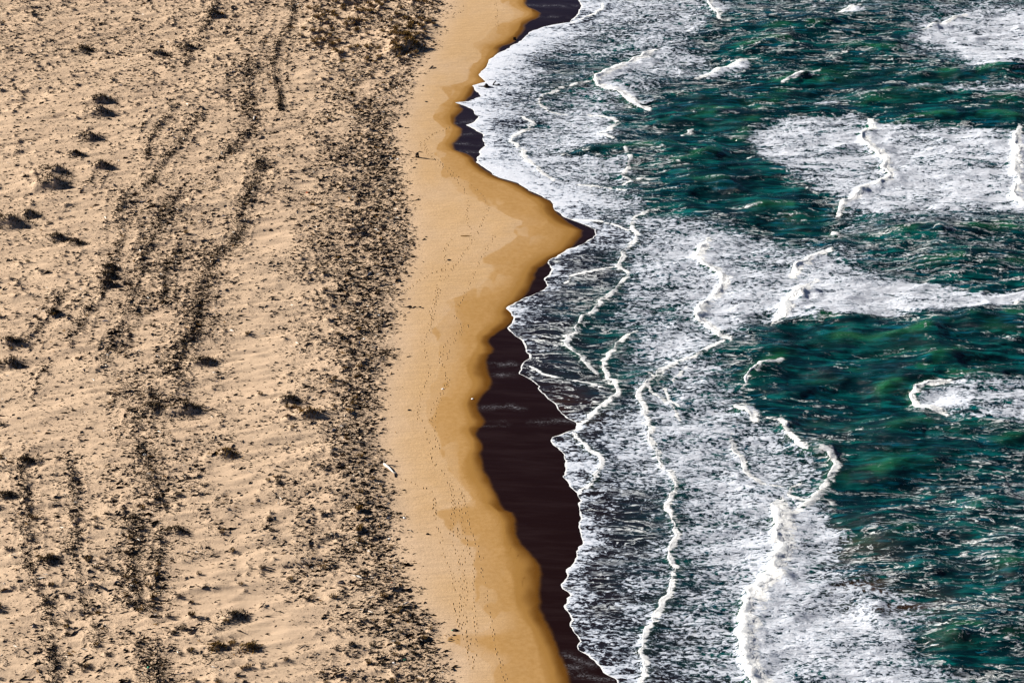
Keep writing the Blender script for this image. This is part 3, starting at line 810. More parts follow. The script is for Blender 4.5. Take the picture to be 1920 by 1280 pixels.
for pts, h, w, tail, lab in B:
    p = smooth_line(pts, 2)
    x, y = unproj(p[:, 0], p[:, 1])
    q, ln = resample(np.c_[x, y], 0.8)
    q[:, 0] += 0.7 * (noise(q[:, 1] / 1.9, q[:, 0] / 1.9, 141) - 0.5) * 2
    thick_ = h >= 0.65
    h = 0.55 * h if h < 0.65 else 0.85 * h
    w = w * (0.62 if thick_ else 0.48)
    CRESTS.append((q, ln, h, w, lab if lab else None))
    r = 6 + max(tail, 8)
    bb = (SGX > q[:, 0].min() - 6) & (SGX < q[:, 0].max() + r) & (SGY > q[:, 1].min() - 6) & (SGY < q[:, 1].max() + 6)
    X, Y = SGX[bb], SGY[bb]
    d, sg, arc, tot = poly_dist(X, Y, q)
    s = d * sg
    taper = sstep(0, min(5, tot * .3), arc) * sstep(0, min(5, tot * .3), tot - arc)
    lump = 0.7 + 0.6 * noise(X / 2.0, Y / 2.4, 151)
    rr = np.where(s < 0, np.exp(-(s / (0.55 + 0.35 * h)) ** 2), np.exp(-(np.maximum(s, 0) / (2.8 + 4.0 * h)) ** 1.3))
    trough = -0.35 * np.exp(-((s - 6.5 * h - 1.5) / 3.0) ** 2)
    HT[bb] = np.maximum(HT[bb], h * taper * lump * rr) + h * 0.5 * taper * trough
    cw = w * (0.25 + 1.4 * fbm(X / 5.0, Y / 5.0, 161, 2)) * (0.35 + 0.65 * taper)
    LINE[bb] = np.maximum(LINE[bb], (0.5 + 0.65 * sstep(0.25, 0.6, fbm(X / 2.2, Y / 2.2, 163, 2))) * np.where(s < 0.35 * cw, sstep(cw * 0.55 + 0.28, cw * 0.45, np.abs(s - 0.35 * cw)), 0.85 * sstep(cw * 0.4 + (1.1 if thick_ else 0.55) + 1.2 * w, 0.0, np.abs(s - 0.35 * cw))))
    if tail and thick_:
        tl = tail * (0.4 + 1.2 * noise(X / 5, Y / 5, 171))
        FOAM[bb] = np.maximum(FOAM[bb], (0.90 - 0.30 * np.clip(s / tl, 0, 1) ** 0.7) * (s > 0) * sstep(tl, tl * 0.3, s) * taper)
    elif tail:
        FOAM[bb] = np.where(s > 0, np.maximum(FOAM[bb], 0.5 * sstep(tail, 0, s) * taper) - 0.06 * np.exp(-((s - 2.0) / 1.5) ** 2), FOAM[bb])
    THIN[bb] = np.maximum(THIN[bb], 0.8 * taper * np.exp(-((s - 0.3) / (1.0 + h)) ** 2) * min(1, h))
# swash front: a thin bright lip, thin froth behind it
LINE = np.maximum(LINE, sstep(0.46, 0.08, dsh - 0.6 * (fbm(SGX * 0, SGY / 2.3, 181, 3) - 0.42)))
lace = fbm(SGX / 6, SGY / 2.0, 183, 3)
FOAM = np.where(dsh < 8, FOAM + 0.25 * sstep(7, 0.5, dsh) * (lace - 0.35) * 2, FOAM)
for cx_, cy_, rx_, ry_, hh in GREEN_HUMPS:
    e = ell(SPX, SPY, cx_, cy_, rx_, ry_)
    e2 = ell(SPX, SPY, cx_ + rx_ * 0.25, cy_ + ry_ * 0.35, rx_ * .8, ry_ * .55)
    HT += 0.8 * hh * e2 * (0.6 + 0.8 * noise(SGX / 5, SGY / 3, 191))
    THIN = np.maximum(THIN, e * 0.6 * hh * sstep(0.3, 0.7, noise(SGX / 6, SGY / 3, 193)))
SWELLS = [[(1440,160),(1480,145),(1530,128),(1600,125),(1660,128)],[(1680,140),(1740,132),(1800,138),(1860,132),(1960,136)],[(1375,275),(1400,240),(1440,195),(1470,168),(1490,155)],
 [(1600,195),(1660,178),(1720,166),(1790,172),(1860,190),(1960,182)],[(1230,235),(1290,215),(1350,205),(1420,200)],[(1060,292),(1130,284),(1210,280),(1290,268)],[(1240,312),(1310,292),(1370,286)],
 [(1380,402),(1450,386),(1540,395)],[(1620,748),(1680,716),(1740,682),(1790,656),(1830,640)],[(1520,652),(1600,632),(1700,628),(1800,602)],[(1388,730),(1430,690),(1480,668),(1540,655)],
 [(1740,1205),(1790,1180),(1850,1190),(1960,1195)],[(1560,905),(1640,880),(1740,872)],[(1640,450),(1740,430),(1860,425),(1960,432)],[(1700,500),(1800,488),(1960,492)],[(1600,1012),(1680,1000),(1760,962)],
 [(1840,1075),(1960,1058)],[(1780,622),(1860,592),(1960,578)],[(1840,834),(1960,798)],[(1420,62),(1500,48),(1590,52)],[(1350,96),(1430,85),(1520,78)],[(1560,96),(1640,88),(1720,98)],[(1480,860),(1540,840),(1600,842)],
 [(1640,820),(1720,790),(1780,800)],[(1660,240),(1760,222),(1960,228)],[(1480,600),(1560,594),(1660,600)],[(1250,350),(1320,335),(1400,345)],[(1500,715),(1580,700),(1640,690)],[(1600,1180),(1700,1150)],[(1800,960),(1900,930),(1960,925)],[(1700,1080),(1800,1050)]]
for n_, pts in enumerate(SWELLS):
    p = smooth_line(pts, 2)
    x, y = unproj(p[:, 0], p[:, 1])
    q, ln = resample(np.c_[x, y], 1.5)
    q[:, 1] += 2.4 * (noise(q[:, 0] / 6, q[:, 0] * 0, 260 + n_) - 0.5)
    bb = (SGX > q[:, 0].min() - 12) & (SGX < q[:, 0].max() + 12) & (SGY > q[:, 1].min() - 14) & (SGY < q[:, 1].max() + 22)
    X, Y = SGX[bb], SGY[bb]
    d, sg, arc, tot = poly_dist(X, Y, q)
    sd = d * sg
    tp_ = sstep(0, 9, arc) * sstep(0, 9, tot - arc)
    hh = (0.45 if n_ in (0, 2, 10) else 0.8) * (1.25 + 0.7 * noise(X / 7, Y / 7, 251)) * tp_
    HT[bb] += hh * np.where(sd < 0, np.exp(-(np.abs(sd) / 4.2) ** 1.8), np.exp(-(np.abs(sd) / 7.5) ** 1.6))
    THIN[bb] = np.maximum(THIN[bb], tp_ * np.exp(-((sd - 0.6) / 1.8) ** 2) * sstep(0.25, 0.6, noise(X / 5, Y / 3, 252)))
ca2, sa2 = math.cos(math.radians(8)), math.sin(math.radians(8))
U, W = SGX * ca2 + SGY * sa2, -SGX * sa2 + SGY * ca2
ramp = sstep(3, 34, dsh)
calm = 1 - 0.55 * np.clip(FOAM, 0, 1)
swell = 3.0 * (fbm(U / 30, W / 17, 201, 2) - 0.5) + 1.5 * np.abs(fbm(U / 15, W / 7.0, 205, 2) - 0.5) * -2
chop = 0.95 * (fbm(U / 8.0, W / 2.6, 211, 3, 0.6) - 0.5)
NEARS = (SGX < XR + 1) & (SGY > Y0 - 6) & (SGY < Y1 + 6)
SZ = SZ + NEARS * ((swell * (0.5 + 0.5 * calm) + (chop + 0.42 * (fbm(U / 3.4, W / 1.15, 215, 2) - 0.5)) * (0.35 + 0.65 * calm)) * ramp + HT * sstep(0.3, 3, dsh))
SZ = SZ + NEARS * 0.12 * (fbm(SGX / 1.3, SGY / 1.1, 221, 2) - 0.5) * np.clip(FOAM, 0, 1) * sstep(1, 8, dsh)
SZ = np.maximum(SZ, np.where(SGX < 61.9, ground(np.minimum(SGX, 61.9), SYC), -9) + np.minimum(0.05 + 0.03 * dsh, 0.3))
DEEP = sstep(2, 30, dsh + 14 * (fbm(SGX / 12, SGY / 8, 231, 3) - 0.5))
DEEP *= 1 - 0.55 * sstep(900, 1200, SPY) * sstep(34, 12, dsh)
SILT = ell(SPX, SPY, 1620, 1100, 70, 45) + ell(SPX, SPY, 1580, 1020, 70, 30) * .7 + ell(SPX, SPY, 1700, 1130, 80, 25) * .7 + ell(SPX, SPY, 1060, 770, 60, 40) * .5
SILT *= sstep(0.3, 0.6, fbm(SGX / 8, SGY / 3, 241, 3))
V = np.stack([SGX, SGY, SZ], -1).reshape(-1, 3)
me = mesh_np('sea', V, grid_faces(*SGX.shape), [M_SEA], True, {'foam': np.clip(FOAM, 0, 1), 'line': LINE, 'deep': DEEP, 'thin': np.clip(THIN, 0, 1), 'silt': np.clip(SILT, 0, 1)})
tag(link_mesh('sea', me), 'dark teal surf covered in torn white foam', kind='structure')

def sea_z(x, y):
    x = np.asarray(x, float); y = np.asarray(y, float)
    f = f_line(y)
    t = np.clip((x - f) / (XR - f), 0, 1)
    j = np.clip(np.searchsorted(tt, t) - 1, 0, nT - 2)
    i = np.clip(np.searchsorted(SYS, y) - 1, 0, len(SYS) - 2)
    a = (t - tt[j]) / (tt[j + 1] - tt[j]); b = (y - SYS[i]) / (SYS[i + 1] - SYS[i])
    return (SZ[i, j] * (1 - a) + SZ[i, j + 1] * a) * (1 - b) + (SZ[i + 1, j] * (1 - a) + SZ[i + 1, j + 1] * a) * b

# breaking waves: lumpy rolls of froth riding on the crests
NC = 11
cc = np.linspace(-1, 1, NC)
for q, ln, h, w, lab in CRESTS:
    if not lab:
        continue
    r, _ = resample(q, 0.35)
    d = np.gradient(r, axis=0); d /= np.linalg.norm(d, axis=1)[:, None] + 1e-9
    kk = np.ones(7) / 7
    d = np.c_[np.convolve(np.pad(d[:, 0], 3, 'edge'), kk, 'valid'), np.convolve(np.pad(d[:, 1], 3, 'edge'), kk, 'valid')]
    d /= np.linalg.norm(d, axis=1)[:, None] + 1e-9
    nrm = np.c_[-d[:, 1], d[:, 0]]
    s = np.arange(len(r)) * 0.35
    tp = sstep(0, 4, s) * sstep(0, 4, s[-1] - s) * 0.8 + 0.2
    wid = w * (0.25 + 1.3 * fbm(s / 4.0, s * 0, 301, 2)) * tp
    wf = 1.15 if h > 0.5 else 0.36
    o = cc[None, :] * wid[:, None] * wf + 0.7 * wf * wid[:, None]
    X = r[:, :1] + nrm[:, :1] * o; Y = r[:, 1:] + nrm[:, 1:] * o
    X = X + 0.35 * (noise(X / .9, Y / .9, 311) - 0.5) * w ** .5; Y = Y + 0.5 * (noise(X / .9 + 50, Y / .9, 313) - 0.5) * w ** .5
    prof = np.where(cc[None, :] < -0.45, sstep(-1.0, -0.45, cc[None, :]), 1 - ((cc[None, :] + 0.45) / 1.45) ** 0.8)
    lumps = 0.35 + 0.9 * fbm(X / 1.1, Y / 1.1, 321, 3, 0.6)
    Zr = sea_z(X, Y) - 0.06 + prof * (0.06 + 0.20 * h * tp[:, None]) * lumps
    edge = np.abs(cc[None, :]) ** 2 * np.ones(X.shape)
    edge = np.where(cc[None, :] < -0.45, 0.9 * (np.abs(cc[None, :] + 0.45) / 0.55) ** 3, 1.35 * (np.abs(cc[None, :] + 0.45) / 1.45) ** 0.8) * np.ones(X.shape)
    c0 = np.array([r[len(r) // 2, 0], r[len(r) // 2, 1], 0.0])
    me = mesh_np('breaking_wave', np.stack([X, Y, Zr], -1).reshape(-1, 3) - c0, grid_faces(*X.shape), [M_FROTH], True, {'edge': edge})
    ob = link_mesh('breaking_wave', me)
    ob.location = c0
    tag(ob, lab, 'breaking wave', 'breaking waves in the surf')

# ------------------------------------------------------------------ plants
def tuft_template(nb, hgt, spread, wid, seed, lean=0.25):
    rg = np.random.default_rng(seed)
    V, F = [], []
    for i in range(nb):
        a = rg.uniform(0, 2 * math.pi); r = spread * math.sqrt(rg.random())
        bx, by = r * math.cos(a), r * math.sin(a)
        ln = hgt * rg.uniform(0.5, 1.0) * (1 - 0.4 * r / spread)
        ox = 0.55 * ln * math.cos(a) * rg.uniform(0.1, 1) + lean * ln
        oy = 0.55 * ln * math.sin(a) * rg.uniform(0.1, 1)
        ta = rg.uniform(0, math.pi); wx, wy = wid * math.cos(ta), wid * math.sin(ta)
        n = len(V)
        V += [(bx - wx, by - wy, -0.08), (bx + wx, by + wy, -0.08), (bx + ox * .45 + wx * .7, by + oy * .45 + wy * .7, ln * .62), (bx + ox * .45 - wx * .7, by + oy * .45 - wy * .7, ln * .62), (bx + ox, by + oy, ln)]
        F += [(n, n + 1, n + 2), (n, n + 2, n + 3), (n + 3, n + 2, n + 4)]
    return np.array(V), np.array(F)

def replicate(T, F, pos, rot, scl):
    n, k = len(pos), len(T)
    c, s = np.cos(rot)[:, None], np.sin(rot)[:, None]
    X = (T[None, :, 0] * c - T[None, :, 1] * s) * scl[:, None] + pos[:, 0:1]
    Y = (T[None, :, 0] * s + T[None, :, 1] * c) * scl[:, None] + pos[:, 1:2]
    Zz = T[None, :, 2] * scl[:, None] + pos[:, 2:3]
    V = np.stack([X, Y, Zz], -1).reshape(-1, 3)
    FF = (F[None] + (np.arange(n) * k)[:, None, None]).reshape(-1, F.shape[1])
    return V, FF

big_tpl = [tuft_template(48, 1.05, 0.85, 0.075, 100 + i) for i in range(4)]
small_tpl = [tuft_template(8, 0.95, 0.75, 0.13, 200 + i) for i in range(4)]
big_me = [mesh_np('grass_tussock', v, f, [M_GRASS if i < 2 else M_DRYGR]) for i, (v, f) in enumerate(big_tpl)]

def zone_of(px, py):
    if px > 545 and py < 125: return 'band'
    if px > 560 and py < 260: return 'fringe'
    if py < 240 and px <= 545: return 'upper'
    if px > 470 and 690 < py < 810: return 'patch'
    if px > 520 and py >= 260: return 'belt'
    if px < 240 and py < 800: return 'left'
    return 'lower'
ZLAB = {
 'band': ('olive brown grass tussock in the dense top band', 'tussocks of the dense top band'),
 'fringe': ('brown grass tussock below the dense top band, among drift litter', 'tussocks scattered below the dense top band'),
 'upper': ('small dry grass tussock on the open sand of the upper left', 'tussocks on the upper left sand'),
 'patch': ('brown grass tussock in the small patch left of the drift litter belt', 'tussocks of the patch beside the litter belt'),
 'belt': ('dark grass tussock standing in the belt of drift litter', 'tussocks in the drift litter belt'),
 'left': ('dry grass tussock on the windblown sand along the left side', 'tussocks along the left side'),
 'lower': ('dry grass tussock between the brush rows in the lower part', 'tussocks in the lower sand'),
}
sc_px = 960 / (TANH * np.hypot(ty, ALT))
order = np.argsort(-tr * sc_px)
ind = order[:285]; rest = order[285:]
tz = ground(tx, ty)
for i in ind:
    zn = zone_of(tpx[i], tpy[i])
    kmesh = int(rng.integers(0, 2)) if zn in ('band', 'fringe', 'patch') else int(rng.integers(0, 4))
    o = link_mesh('grass_tussock', big_me[kmesh])
    o.location = (tx[i], ty[i], tz[i] - 0.03)
    o.rotation_euler = (0, 0, rng.uniform(-0.6, 0.6))
    s = tr[i] * rng.uniform(0.85, 1.15)
    o.scale = (s * 1.15, s * 1.15, s * rng.uniform(0.8, 1.15))
    lb, gp = ZLAB[zn]
    if zn == 'band':
        w_ = 'by the top edge' if tpy[i] < 30 else ('on its landward side' if tpx[i] < 640 else ('along its seaward margin' if tpx[i] > 745 else ('at its lower edge' if tpy[i] > 88 else 'in its middle')))
        lb += ', ' + w_; gp += ' ' + w_
    elif zn == 'lower':
        w_ = 'near the bottom edge' if tpy[i] > 1120 else ('halfway down' if tpy[i] < 900 else 'beside the bare hollow')
        lb = lb.replace('in the lower part', w_); gp += ' ' + w_
    tag(o, lb, 'grass tussock', gp)
Vs, Fs, Ms, base = [], [], [], 0
for kx in range(4):
    sel = rest[kx::4]
    if not len(sel): continue
    pos = np.c_[tx[sel], ty[sel], tz[sel] - 0.02]
    v, f = replicate(*small_tpl[kx], pos, rng.uniform(-0.7, 0.7, len(sel)), tr[sel] * 1.15)
    green = (tpx[sel] > 540) & (tpy[sel] < 260)
    Vs.append(v); Fs.append(f + base); base += len(v)
    Ms.append(np.repeat(np.where(green, 0, 1), len(small_tpl[kx][1])))
me = mesh_np('grass_sprigs', np.vstack(Vs), np.vstack(Fs), [M_GRASS, M_DRYGR], midx=np.concatenate(Ms))
tag(link_mesh('grass_sprigs', me), 'small grass sprigs scattered over the dry sand', 'grass', kind='stuff')

# hummock caps
for n, (x, y, r, lab) in enumerate(HUMW):
    z = float(ground(x, y))
    e = empty('grass_hummock', (x, y, z), lab, 'grass hummock', 'grassy hummocks in the dry sand')
    rg = np.random.default_rng(900 + n)
    brown = ('brown' in lab or 'shrubby' in lab)
    for part, cnt, hh, ww in (('grass_cap', 190, 0.62, 0.11), ('dead_stems', 26, 1.05, 0.05)):
        V, F = [], []
        for i in range(cnt):
            bx = rg.normal(0.0, 0.85) * r; by = rg.normal(0, 0.6) * r
            gz = float(ground(x + bx, y + by)) - z
            ln = hh * (0.55 + 0.25 * r) * rg.uniform(0.5, 1.1)
            ox, oy = rg.normal(0.35, 0.4) * ln, rg.normal(0, 0.4) * ln
            ta = rg.uniform(0, math.pi); wx, wy = ww * math.cos(ta), ww * math.sin(ta)
            k0 = len(V)
            V += [(bx - wx, by - wy, gz - .1), (bx + wx, by + wy, gz - .1), (bx + ox * .5 + wx * .7, by + oy * .5 + wy * .7, gz + ln * .6), (bx + ox * .5 - wx * .7, by + oy * .5 - wy * .7, gz + ln * .6), (bx + ox, by + oy, gz + ln)]
            F += [(k0, k0 + 1, k0 + 2), (k0, k0 + 2, k0 + 3), (k0 + 3, k0 + 2, k0 + 4)]
        po = link_mesh(part, mesh_np(part, V, F, [M_GRASS if brown else (M_DRYGR if part == 'grass_cap' else M_TWIG)]), e)
        po['kind'] = 'stuff'

# ------------------------------------------------------------------ litter: twigs and crumbs
def stick_tpl():
    # a bent three-sided stick of unit length
    st = [(-.5, 0.0, 0), (0.05, 0.06, 0.04), (.5, 0.0, 0.02)]
    rad = [0.5, 1.0, 0.45]
    V = []
    for (x, y, z), r in zip(st, rad):
        for kx in range(3):
            a = kx * 2.094 + 0.5
            V.append((x, y + 0.045 * r * math.cos(a), z + 0.045 * r * math.sin(a)))
    F = []
    for s in range(2):
        for kx in range(3):
            a, b = s * 3 + kx, s * 3 + (kx + 1) % 3
            F += [(a, b, b + 3), (a, b + 3, a + 3)]
    F += [(0, 2, 1), (6, 7, 8)]
    return np.array(V), np.array(F)
ST_V, ST_F = stick_tpl()

lx, ly, lpx, lpy = scatter(620000, litter_density, 1.5)
nl = len(lx)
ll = 0.24 + 1.25 * rng.random(nl) ** 3.6 + 1.4 * (rng.random(nl) < 0.015)
lrot = rng.normal(0.12, 0.55, nl)
lz = ground(lx, ly)
big = rng.permutation(nl)[:200]
inbelt = lpx > 470
big = big[np.argsort(~inbelt[big])]
mask = np.ones(nl, bool); mask[big] = False
sm = np.where(mask)[0]
n = len(sm)
# each piece a bent splinter: four corners, four faces
wd = rng.uniform(0.04, 0.10, n) * (0.6 + 0.7 * ll[sm]); ht = rng.uniform(0.06, 0.22, n) * (0.5 + ll[sm])
hl = ll[sm] * 0.5
O = np.zeros(n)
Tx = np.stack([-hl, hl, hl * rng.uniform(-.5, .5, n), hl * rng.uniform(-.6, .6, n)], 1)
Ty = np.stack([-wd, -wd * .5, wd, O], 1)
Tz = np.stack([O - .03, O - .03 + rng.uniform(0, .18, n) * ll[sm], O - .03, ht], 1)
c, sn = np.cos(lrot[sm])[:, None], np.sin(lrot[sm])[:, None]
V = np.stack([Tx * c - Ty * sn + lx[sm][:, None], Tx * sn + Ty * c + ly[sm][:, None], Tz + lz[sm][:, None]], -1).reshape(-1, 3)
CH_F = np.array([(0, 1, 3), (1, 2, 3), (2, 0, 3), (0, 2, 1)])
F = (CH_F[None] + (np.arange(n) * 4)[:, None, None]).reshape(-1, 3)
mi = rng.choice([0, 0, 0, 0, 0, 3, 3, 3, 4, 1, 2], n)
mi = np.where((mi == 2) & (rng.random(n) < 0.75), 1, mi)
me = mesh_np('twig_litter', V, F, [M_TWIG, M_GREY, M_PALE, M_DRYGR, M_WEED], midx=np.repeat(mi, len(CH_F)))
tag(link_mesh('twig_litter', me), 'dark twigs and plant litter strewn over the dry sand', 'litter', kind='stuff')

stick_me = []
for i, mt in enumerate((M_TWIG, M_TWIG, M_GREY)):
    v = ST_V.copy(); v[:, 1:] *= 1.1
    v[3:6, 1] += 0.05 * i
    stick_me.append(mesh_np('driftwood_stick', v, ST_F, [mt]))
for i in big:
    zone = 'belt' if lpx[i] > 520 else 'rows'
    kx = int(rng.integers(0, 3))
    o = link_mesh('driftwood_stick', stick_me[kx])
    ln = rng.uniform(1.1, 2.3)
    o.scale = (ln, 1.7, 1.7)
    o.location = (lx[i], ly[i], lz[i] + 0.10)
    o.rotation_euler = (0, rng.normal(0, 0.08), lrot[i])
    if kx == 2:
        lb = 'grey weathered stick lying in the belt of drift litter' if zone == 'belt' else 'grey weathered stick on the sand among the brush rows'
    else:
        lb = 'dark bent stick lying in the belt of drift litter' if zone == 'belt' else 'dark bent stick on the sand among the brush rows'
    w_ = ', upper third' if lpy[i] < 430 else (', middle third' if lpy[i] < 860 else ', lower third')
    lb += w_
    tag(o, lb, 'stick', w_[2:] + ' ' + ('grey' if kx == 2 else 'dark') + (' sticks in the drift litter belt' if zone == 'belt' else ' sticks among the brush rows'))

# ------------------------------------------------------------------ brush rows
ROW_LABEL = {
 0: 'short brush row at the top edge running down from a sharp dark hummock',
 3: 'long thin brush row bordering the dense tussock band near the top',
 4: 'very short upright brush row standing alone in the upper sand',
 5: 'stepped brush row left of the wide pale lane in the upper sand',
 6: 'slanting brush row right of the stepped one, running down to the left',
 7: 'wide ragged brush row in the upper middle, thick with dead stems',
 11: 'long thin brush row sweeping down left from the upper middle',
 12: 'long curved brush row that passes the three sharp sand cones',
 14: 'longest and darkest brush row, leading down to the smooth sand hump',
 15: 'short dense brush row with a tall post just left of the darkest row',
 16: 'thin beaded brush row slanting to the left edge through a black cone',
 19: 'thick brush row bending downward between the low hummocks and the lower sand',
 20: 'thin brush row bordering the bare hollow in the lower part',
 21: 'long leftmost brush row reaching the bottom edge',
 22: 'sparse brush row next to the leftmost one at the bottom',
 23: 'dense dark brush row left of the bare hollow',
 24: 'thick tangled brush row cut by the bottom edge',
}
POSTS = {15: [(313,505,26),(310,535,10)], 14: [(383,490,14),(372,533,20),(392,480,10),(333,668,14),(318,695,18),(345,640,10)], 4: [(350,104,14)], 19: [(284,740,14),(278,868,12)], 23: [(250,972,16),(248,985,12)], 24: [(270,1206,12)], 22: [(186,1200,24)], 20: [(302,1000,12)], 0: [(392,32,10)]}
for n, lab in ROW_LABEL.items():
    pts, st, w = ROWS[n]
    p = smooth_line(pts, 1)
    x, y = at(p[:, 0], p[:, 1])
    q, ln = resample(np.c_[x, y], 0.16)
    mid = q[len(q) // 2]
    z0 = float(ground(mid[0], mid[1]))
    e = empty('brush_row', (mid[0], mid[1], z0), lab, 'brush row', 'rows of brush set in the sand')
    rg = np.random.default_rng(400 + n)
    cnt = int(len(q) * 3.6 * st)
    kq = rg.integers(0, len(q), cnt)
    gp_x, gp_y = proj(q[kq, 0], q[kq, 1], 1.5)
    kq = kq[rg.random(cnt) < rows_density(gp_x, gp_y) + 0.1]; cnt = len(kq)
    clump = sstep(0.36, 0.62, noise(kq / 14.0, kq * 0.0, 70 + n))
    kq = kq[rg.random(cnt) < 0.25 + 0.75 * clump]
    cnt = len(kq)
    wm = w / 8.0 * 0.75
    X = q[kq, 0] + rg.normal(0, wm, cnt) - 2.0 * (fbm(gp_x[:1].repeat(cnt) * 0 + q[kq, 0] / 4, q[kq, 1] / 5, 83, 2) - 0.5) + rg.normal(0, 0.9 * wm, cnt) * (rg.random(cnt) < 0.3); Y = q[kq, 1] + rg.normal(0, 0.9, cnt)
    G = ground(X, Y)
    lnn = rg.uniform(0.4, 1.3, cnt); az = rg.uniform(0, 2 * math.pi, cnt); el = rg.uniform(0.1, 1.1, cnt)
    wd = rg.uniform(0.04, 0.11, cnt)
    dx, dy, dz = np.cos(az) * np.cos(el) * lnn, np.sin(az) * np.cos(el) * lnn, np.sin(el) * lnn
    b0 = np.stack([X, Y, G - 0.05], -1) - np.array([mid[0], mid[1], z0])
    pX = np.stack([-np.sin(az) * wd, np.cos(az) * wd, 0 * az], -1)
    pZ = np.stack([0 * az, 0 * az, wd * 1.6], -1)
    d = np.stack([dx, dy, dz], -1)
    V = np.stack([b0 - pX, b0 + pX, b0 + pZ + d * .1, b0 + d], 1).reshape(-1, 3)
    F = (np.array([(0, 1, 3), (1, 2, 3), (2, 0, 3)])[None] + (np.arange(cnt) * 4)[:, None, None]).reshape(-1, 3)
    b = link_mesh('brushwood', mesh_np('brushwood', V, F, [M_TWIG, M_DRYGR], midx=np.repeat((rg.random(cnt) < 0.25).astype(int), 3)), e)
    b['kind'] = 'stuff'
    for (ppx, ppy, hpx) in POSTS.get(n, []):
        x, y = at(ppx, ppy)
        sc = 960 / (TANH * math.hypot(float(y), ALT))
        hgt = hpx / sc / 0.88
        g0 = float(ground(x, y))
        V = []
        for kz, r in ((-.2, .11), (hgt * .55, .09), (hgt, .05)):
            for kx in range(5):
                a = kx * 1.2566
                V.append((float(x) - mid[0] + r * math.cos(a) + 0.04 * kz, float(y) - mid[1] + r * math.sin(a), g0 - z0 + kz))
        F = []
        for s_ in range(2):
            for kx in range(5):
                a, b_ = s_ * 5 + kx, s_ * 5 + (kx + 1) % 5
                F += [(a, b_, b_ + 5), (a, b_ + 5, a + 5)]
        F += [(10, 11, 12), (10, 12, 13), (10, 13, 14)]
        link_mesh('post', mesh_np('post', V, F, [M_TWIG]), e)

# ------------------------------------------------------------------ footprints: heaped rims of damp sand along the walkers' tracks
TRAILS = [
 [(807,853),(820,876),(840,896),(853,936),(857,993),(870,1033),(870,1070),(877,1110),(870,1146),(880,1186),(877,1236),(905,1276)],
 [(813,923),(817,980),(827,1003),(830,1040),(850,1070),(853,1113),(853,1153),(872,1190),(880,1230)],
 [(857,913),(870,930),(880,986),(903,1040),(907,1086),(913,1130),(923,1173),(933,1220),(950,1276)],
 [(847,447),(830,477),(840,497),(820,537),(810,587),(800,627),(792,640),(800,667),(807,704),(793,727),(783,774),(790,790),(807,824),(810,850)],
 [(887,450),(867,480),(840,514),(823,544),(813,587),(806,625)],
 [(930,437),(907,480),(893,500),(877,544),(857,574),(853,600),(873,614),(843,634),(827,664),(827,684),(847,714),(830,735),(813,754),(807,790)],
 [(880,610),(860,627),(840,657),(837,694),(837,727),(820,760),(812,800),(822,840)],
 [(833,243),(793,260),(787,273),(807,293),(837,320),(870,350),(880,383),(873,400),(880,423),(888,450)],
 [(845,238),(800,258),(796,275),(815,296),(842,318),(880,345),(910,372),(918,392),(905,415),(895,440)],
 [(930,5),(930,17),(933,50)],
 [(735,888),(770,905),(800,915),(813,923),(818,960)],
 [(740,555),(770,538),(795,520),(830,505)],
 [(862,936),(868,990),(880,1030),(890,1070),(885,1110),(890,1150),(895,1200),(890,1240)],
 [(846,900),(850,950),(845,1000),(860,1045),(868,1090),(862,1130),(868,1170),(885,1215)],
]
RV, RF = [], []
for ti, tr_ in enumerate(TRAILS):
    p = smooth_line(tr_, 2)
    x, y = at(p[:, 0], p[:, 1])
    q, _ = resample(np.c_[x, y], 0.72)
    for i, (ax, ay) in enumerate(q):
        if rng.random() < 0.32: continue
        ax += rng.normal(0, 0.12) + (0.22 if i % 2 else -0.22); ay += rng.normal(0, 0.1)
        g0 = float(ground(ax, ay))
        k0 = len(RV)
        s = rng.uniform(0.55, 1.1)
        for kx in range(5):                                   # a crescent of kicked-up sand
            a = math.pi * (0.55 + 0.9 * kx / 4) + rng.normal(0, .1)
            hh = 0.10 * math.sin(math.pi * (kx + 0.5) / 5) * s
            for rr, hz in ((0.13, -0.02), (0.20, hh), (0.30, -0.02)):
                RV.append((ax + s * rr * math.cos(a), ay + s * 1.5 * rr * math.sin(a), g0 + hz))
        for kx in range(4):
            for kr in range(2):
                a0 = k0 + kx * 3 + kr
                RF.append((a0, a0 + 1, a0 + 4, a0 + 3))
me = mesh_np('footprints', RV, RF, [M_PRINT])
tag(link_mesh('footprints', me), 'tracks of footprints winding along the damp sand', 'footprints', kind='stuff')

# ------------------------------------------------------------------ single finds on the beach
def tube(pts, radii, sides=7, seed=0, rough=0.15):
    rg = np.random.default_rng(seed)
    P = [Vector(p) for p in pts]
    V, F = [], []
    for i, p in enumerate(P):
        d = (P[min(i + 1, len(P) - 1)] - P[max(i - 1, 0)]).normalized()
        a = d.orthogonal().normalized(); b = d.cross(a)
        for kx in range(sides):
            t = kx * 2 * math.pi / sides
            r = radii[i] * (1 + rough * rg.normal())
            V.append(tuple(p + a * r * math.cos(t) + b * r * math.sin(t)))
    for i in range(len(P) - 1):
        for kx in range(sides):
            a0, a1 = i * sides + kx, i * sides + (kx + 1) % sides
            F += [(a0, a1, a1 + sides), (a0, a1 + sides, a0 + sides)]
    for ring, flip in ((0, True), (len(P) - 1, False)):
        c = len(V); V.append(tuple(P[ring]))
        for kx in range(sides):
            a0, a1 = ring * sides + kx, ring * sides + (kx + 1) % sides
            F.append((c, a1, a0) if flip else (c, a0, a1))
    return V, F

def tube_part(name, parent, pts, radii, mat, **kw):
    v, f = tube(pts, radii, **kw)
    return link_mesh(name, mesh_np(name, v, f, [mat], True), parent)

def spot(px, py):
    x, y = at(px, py)
    return float(x), float(y), float(ground(x, y))

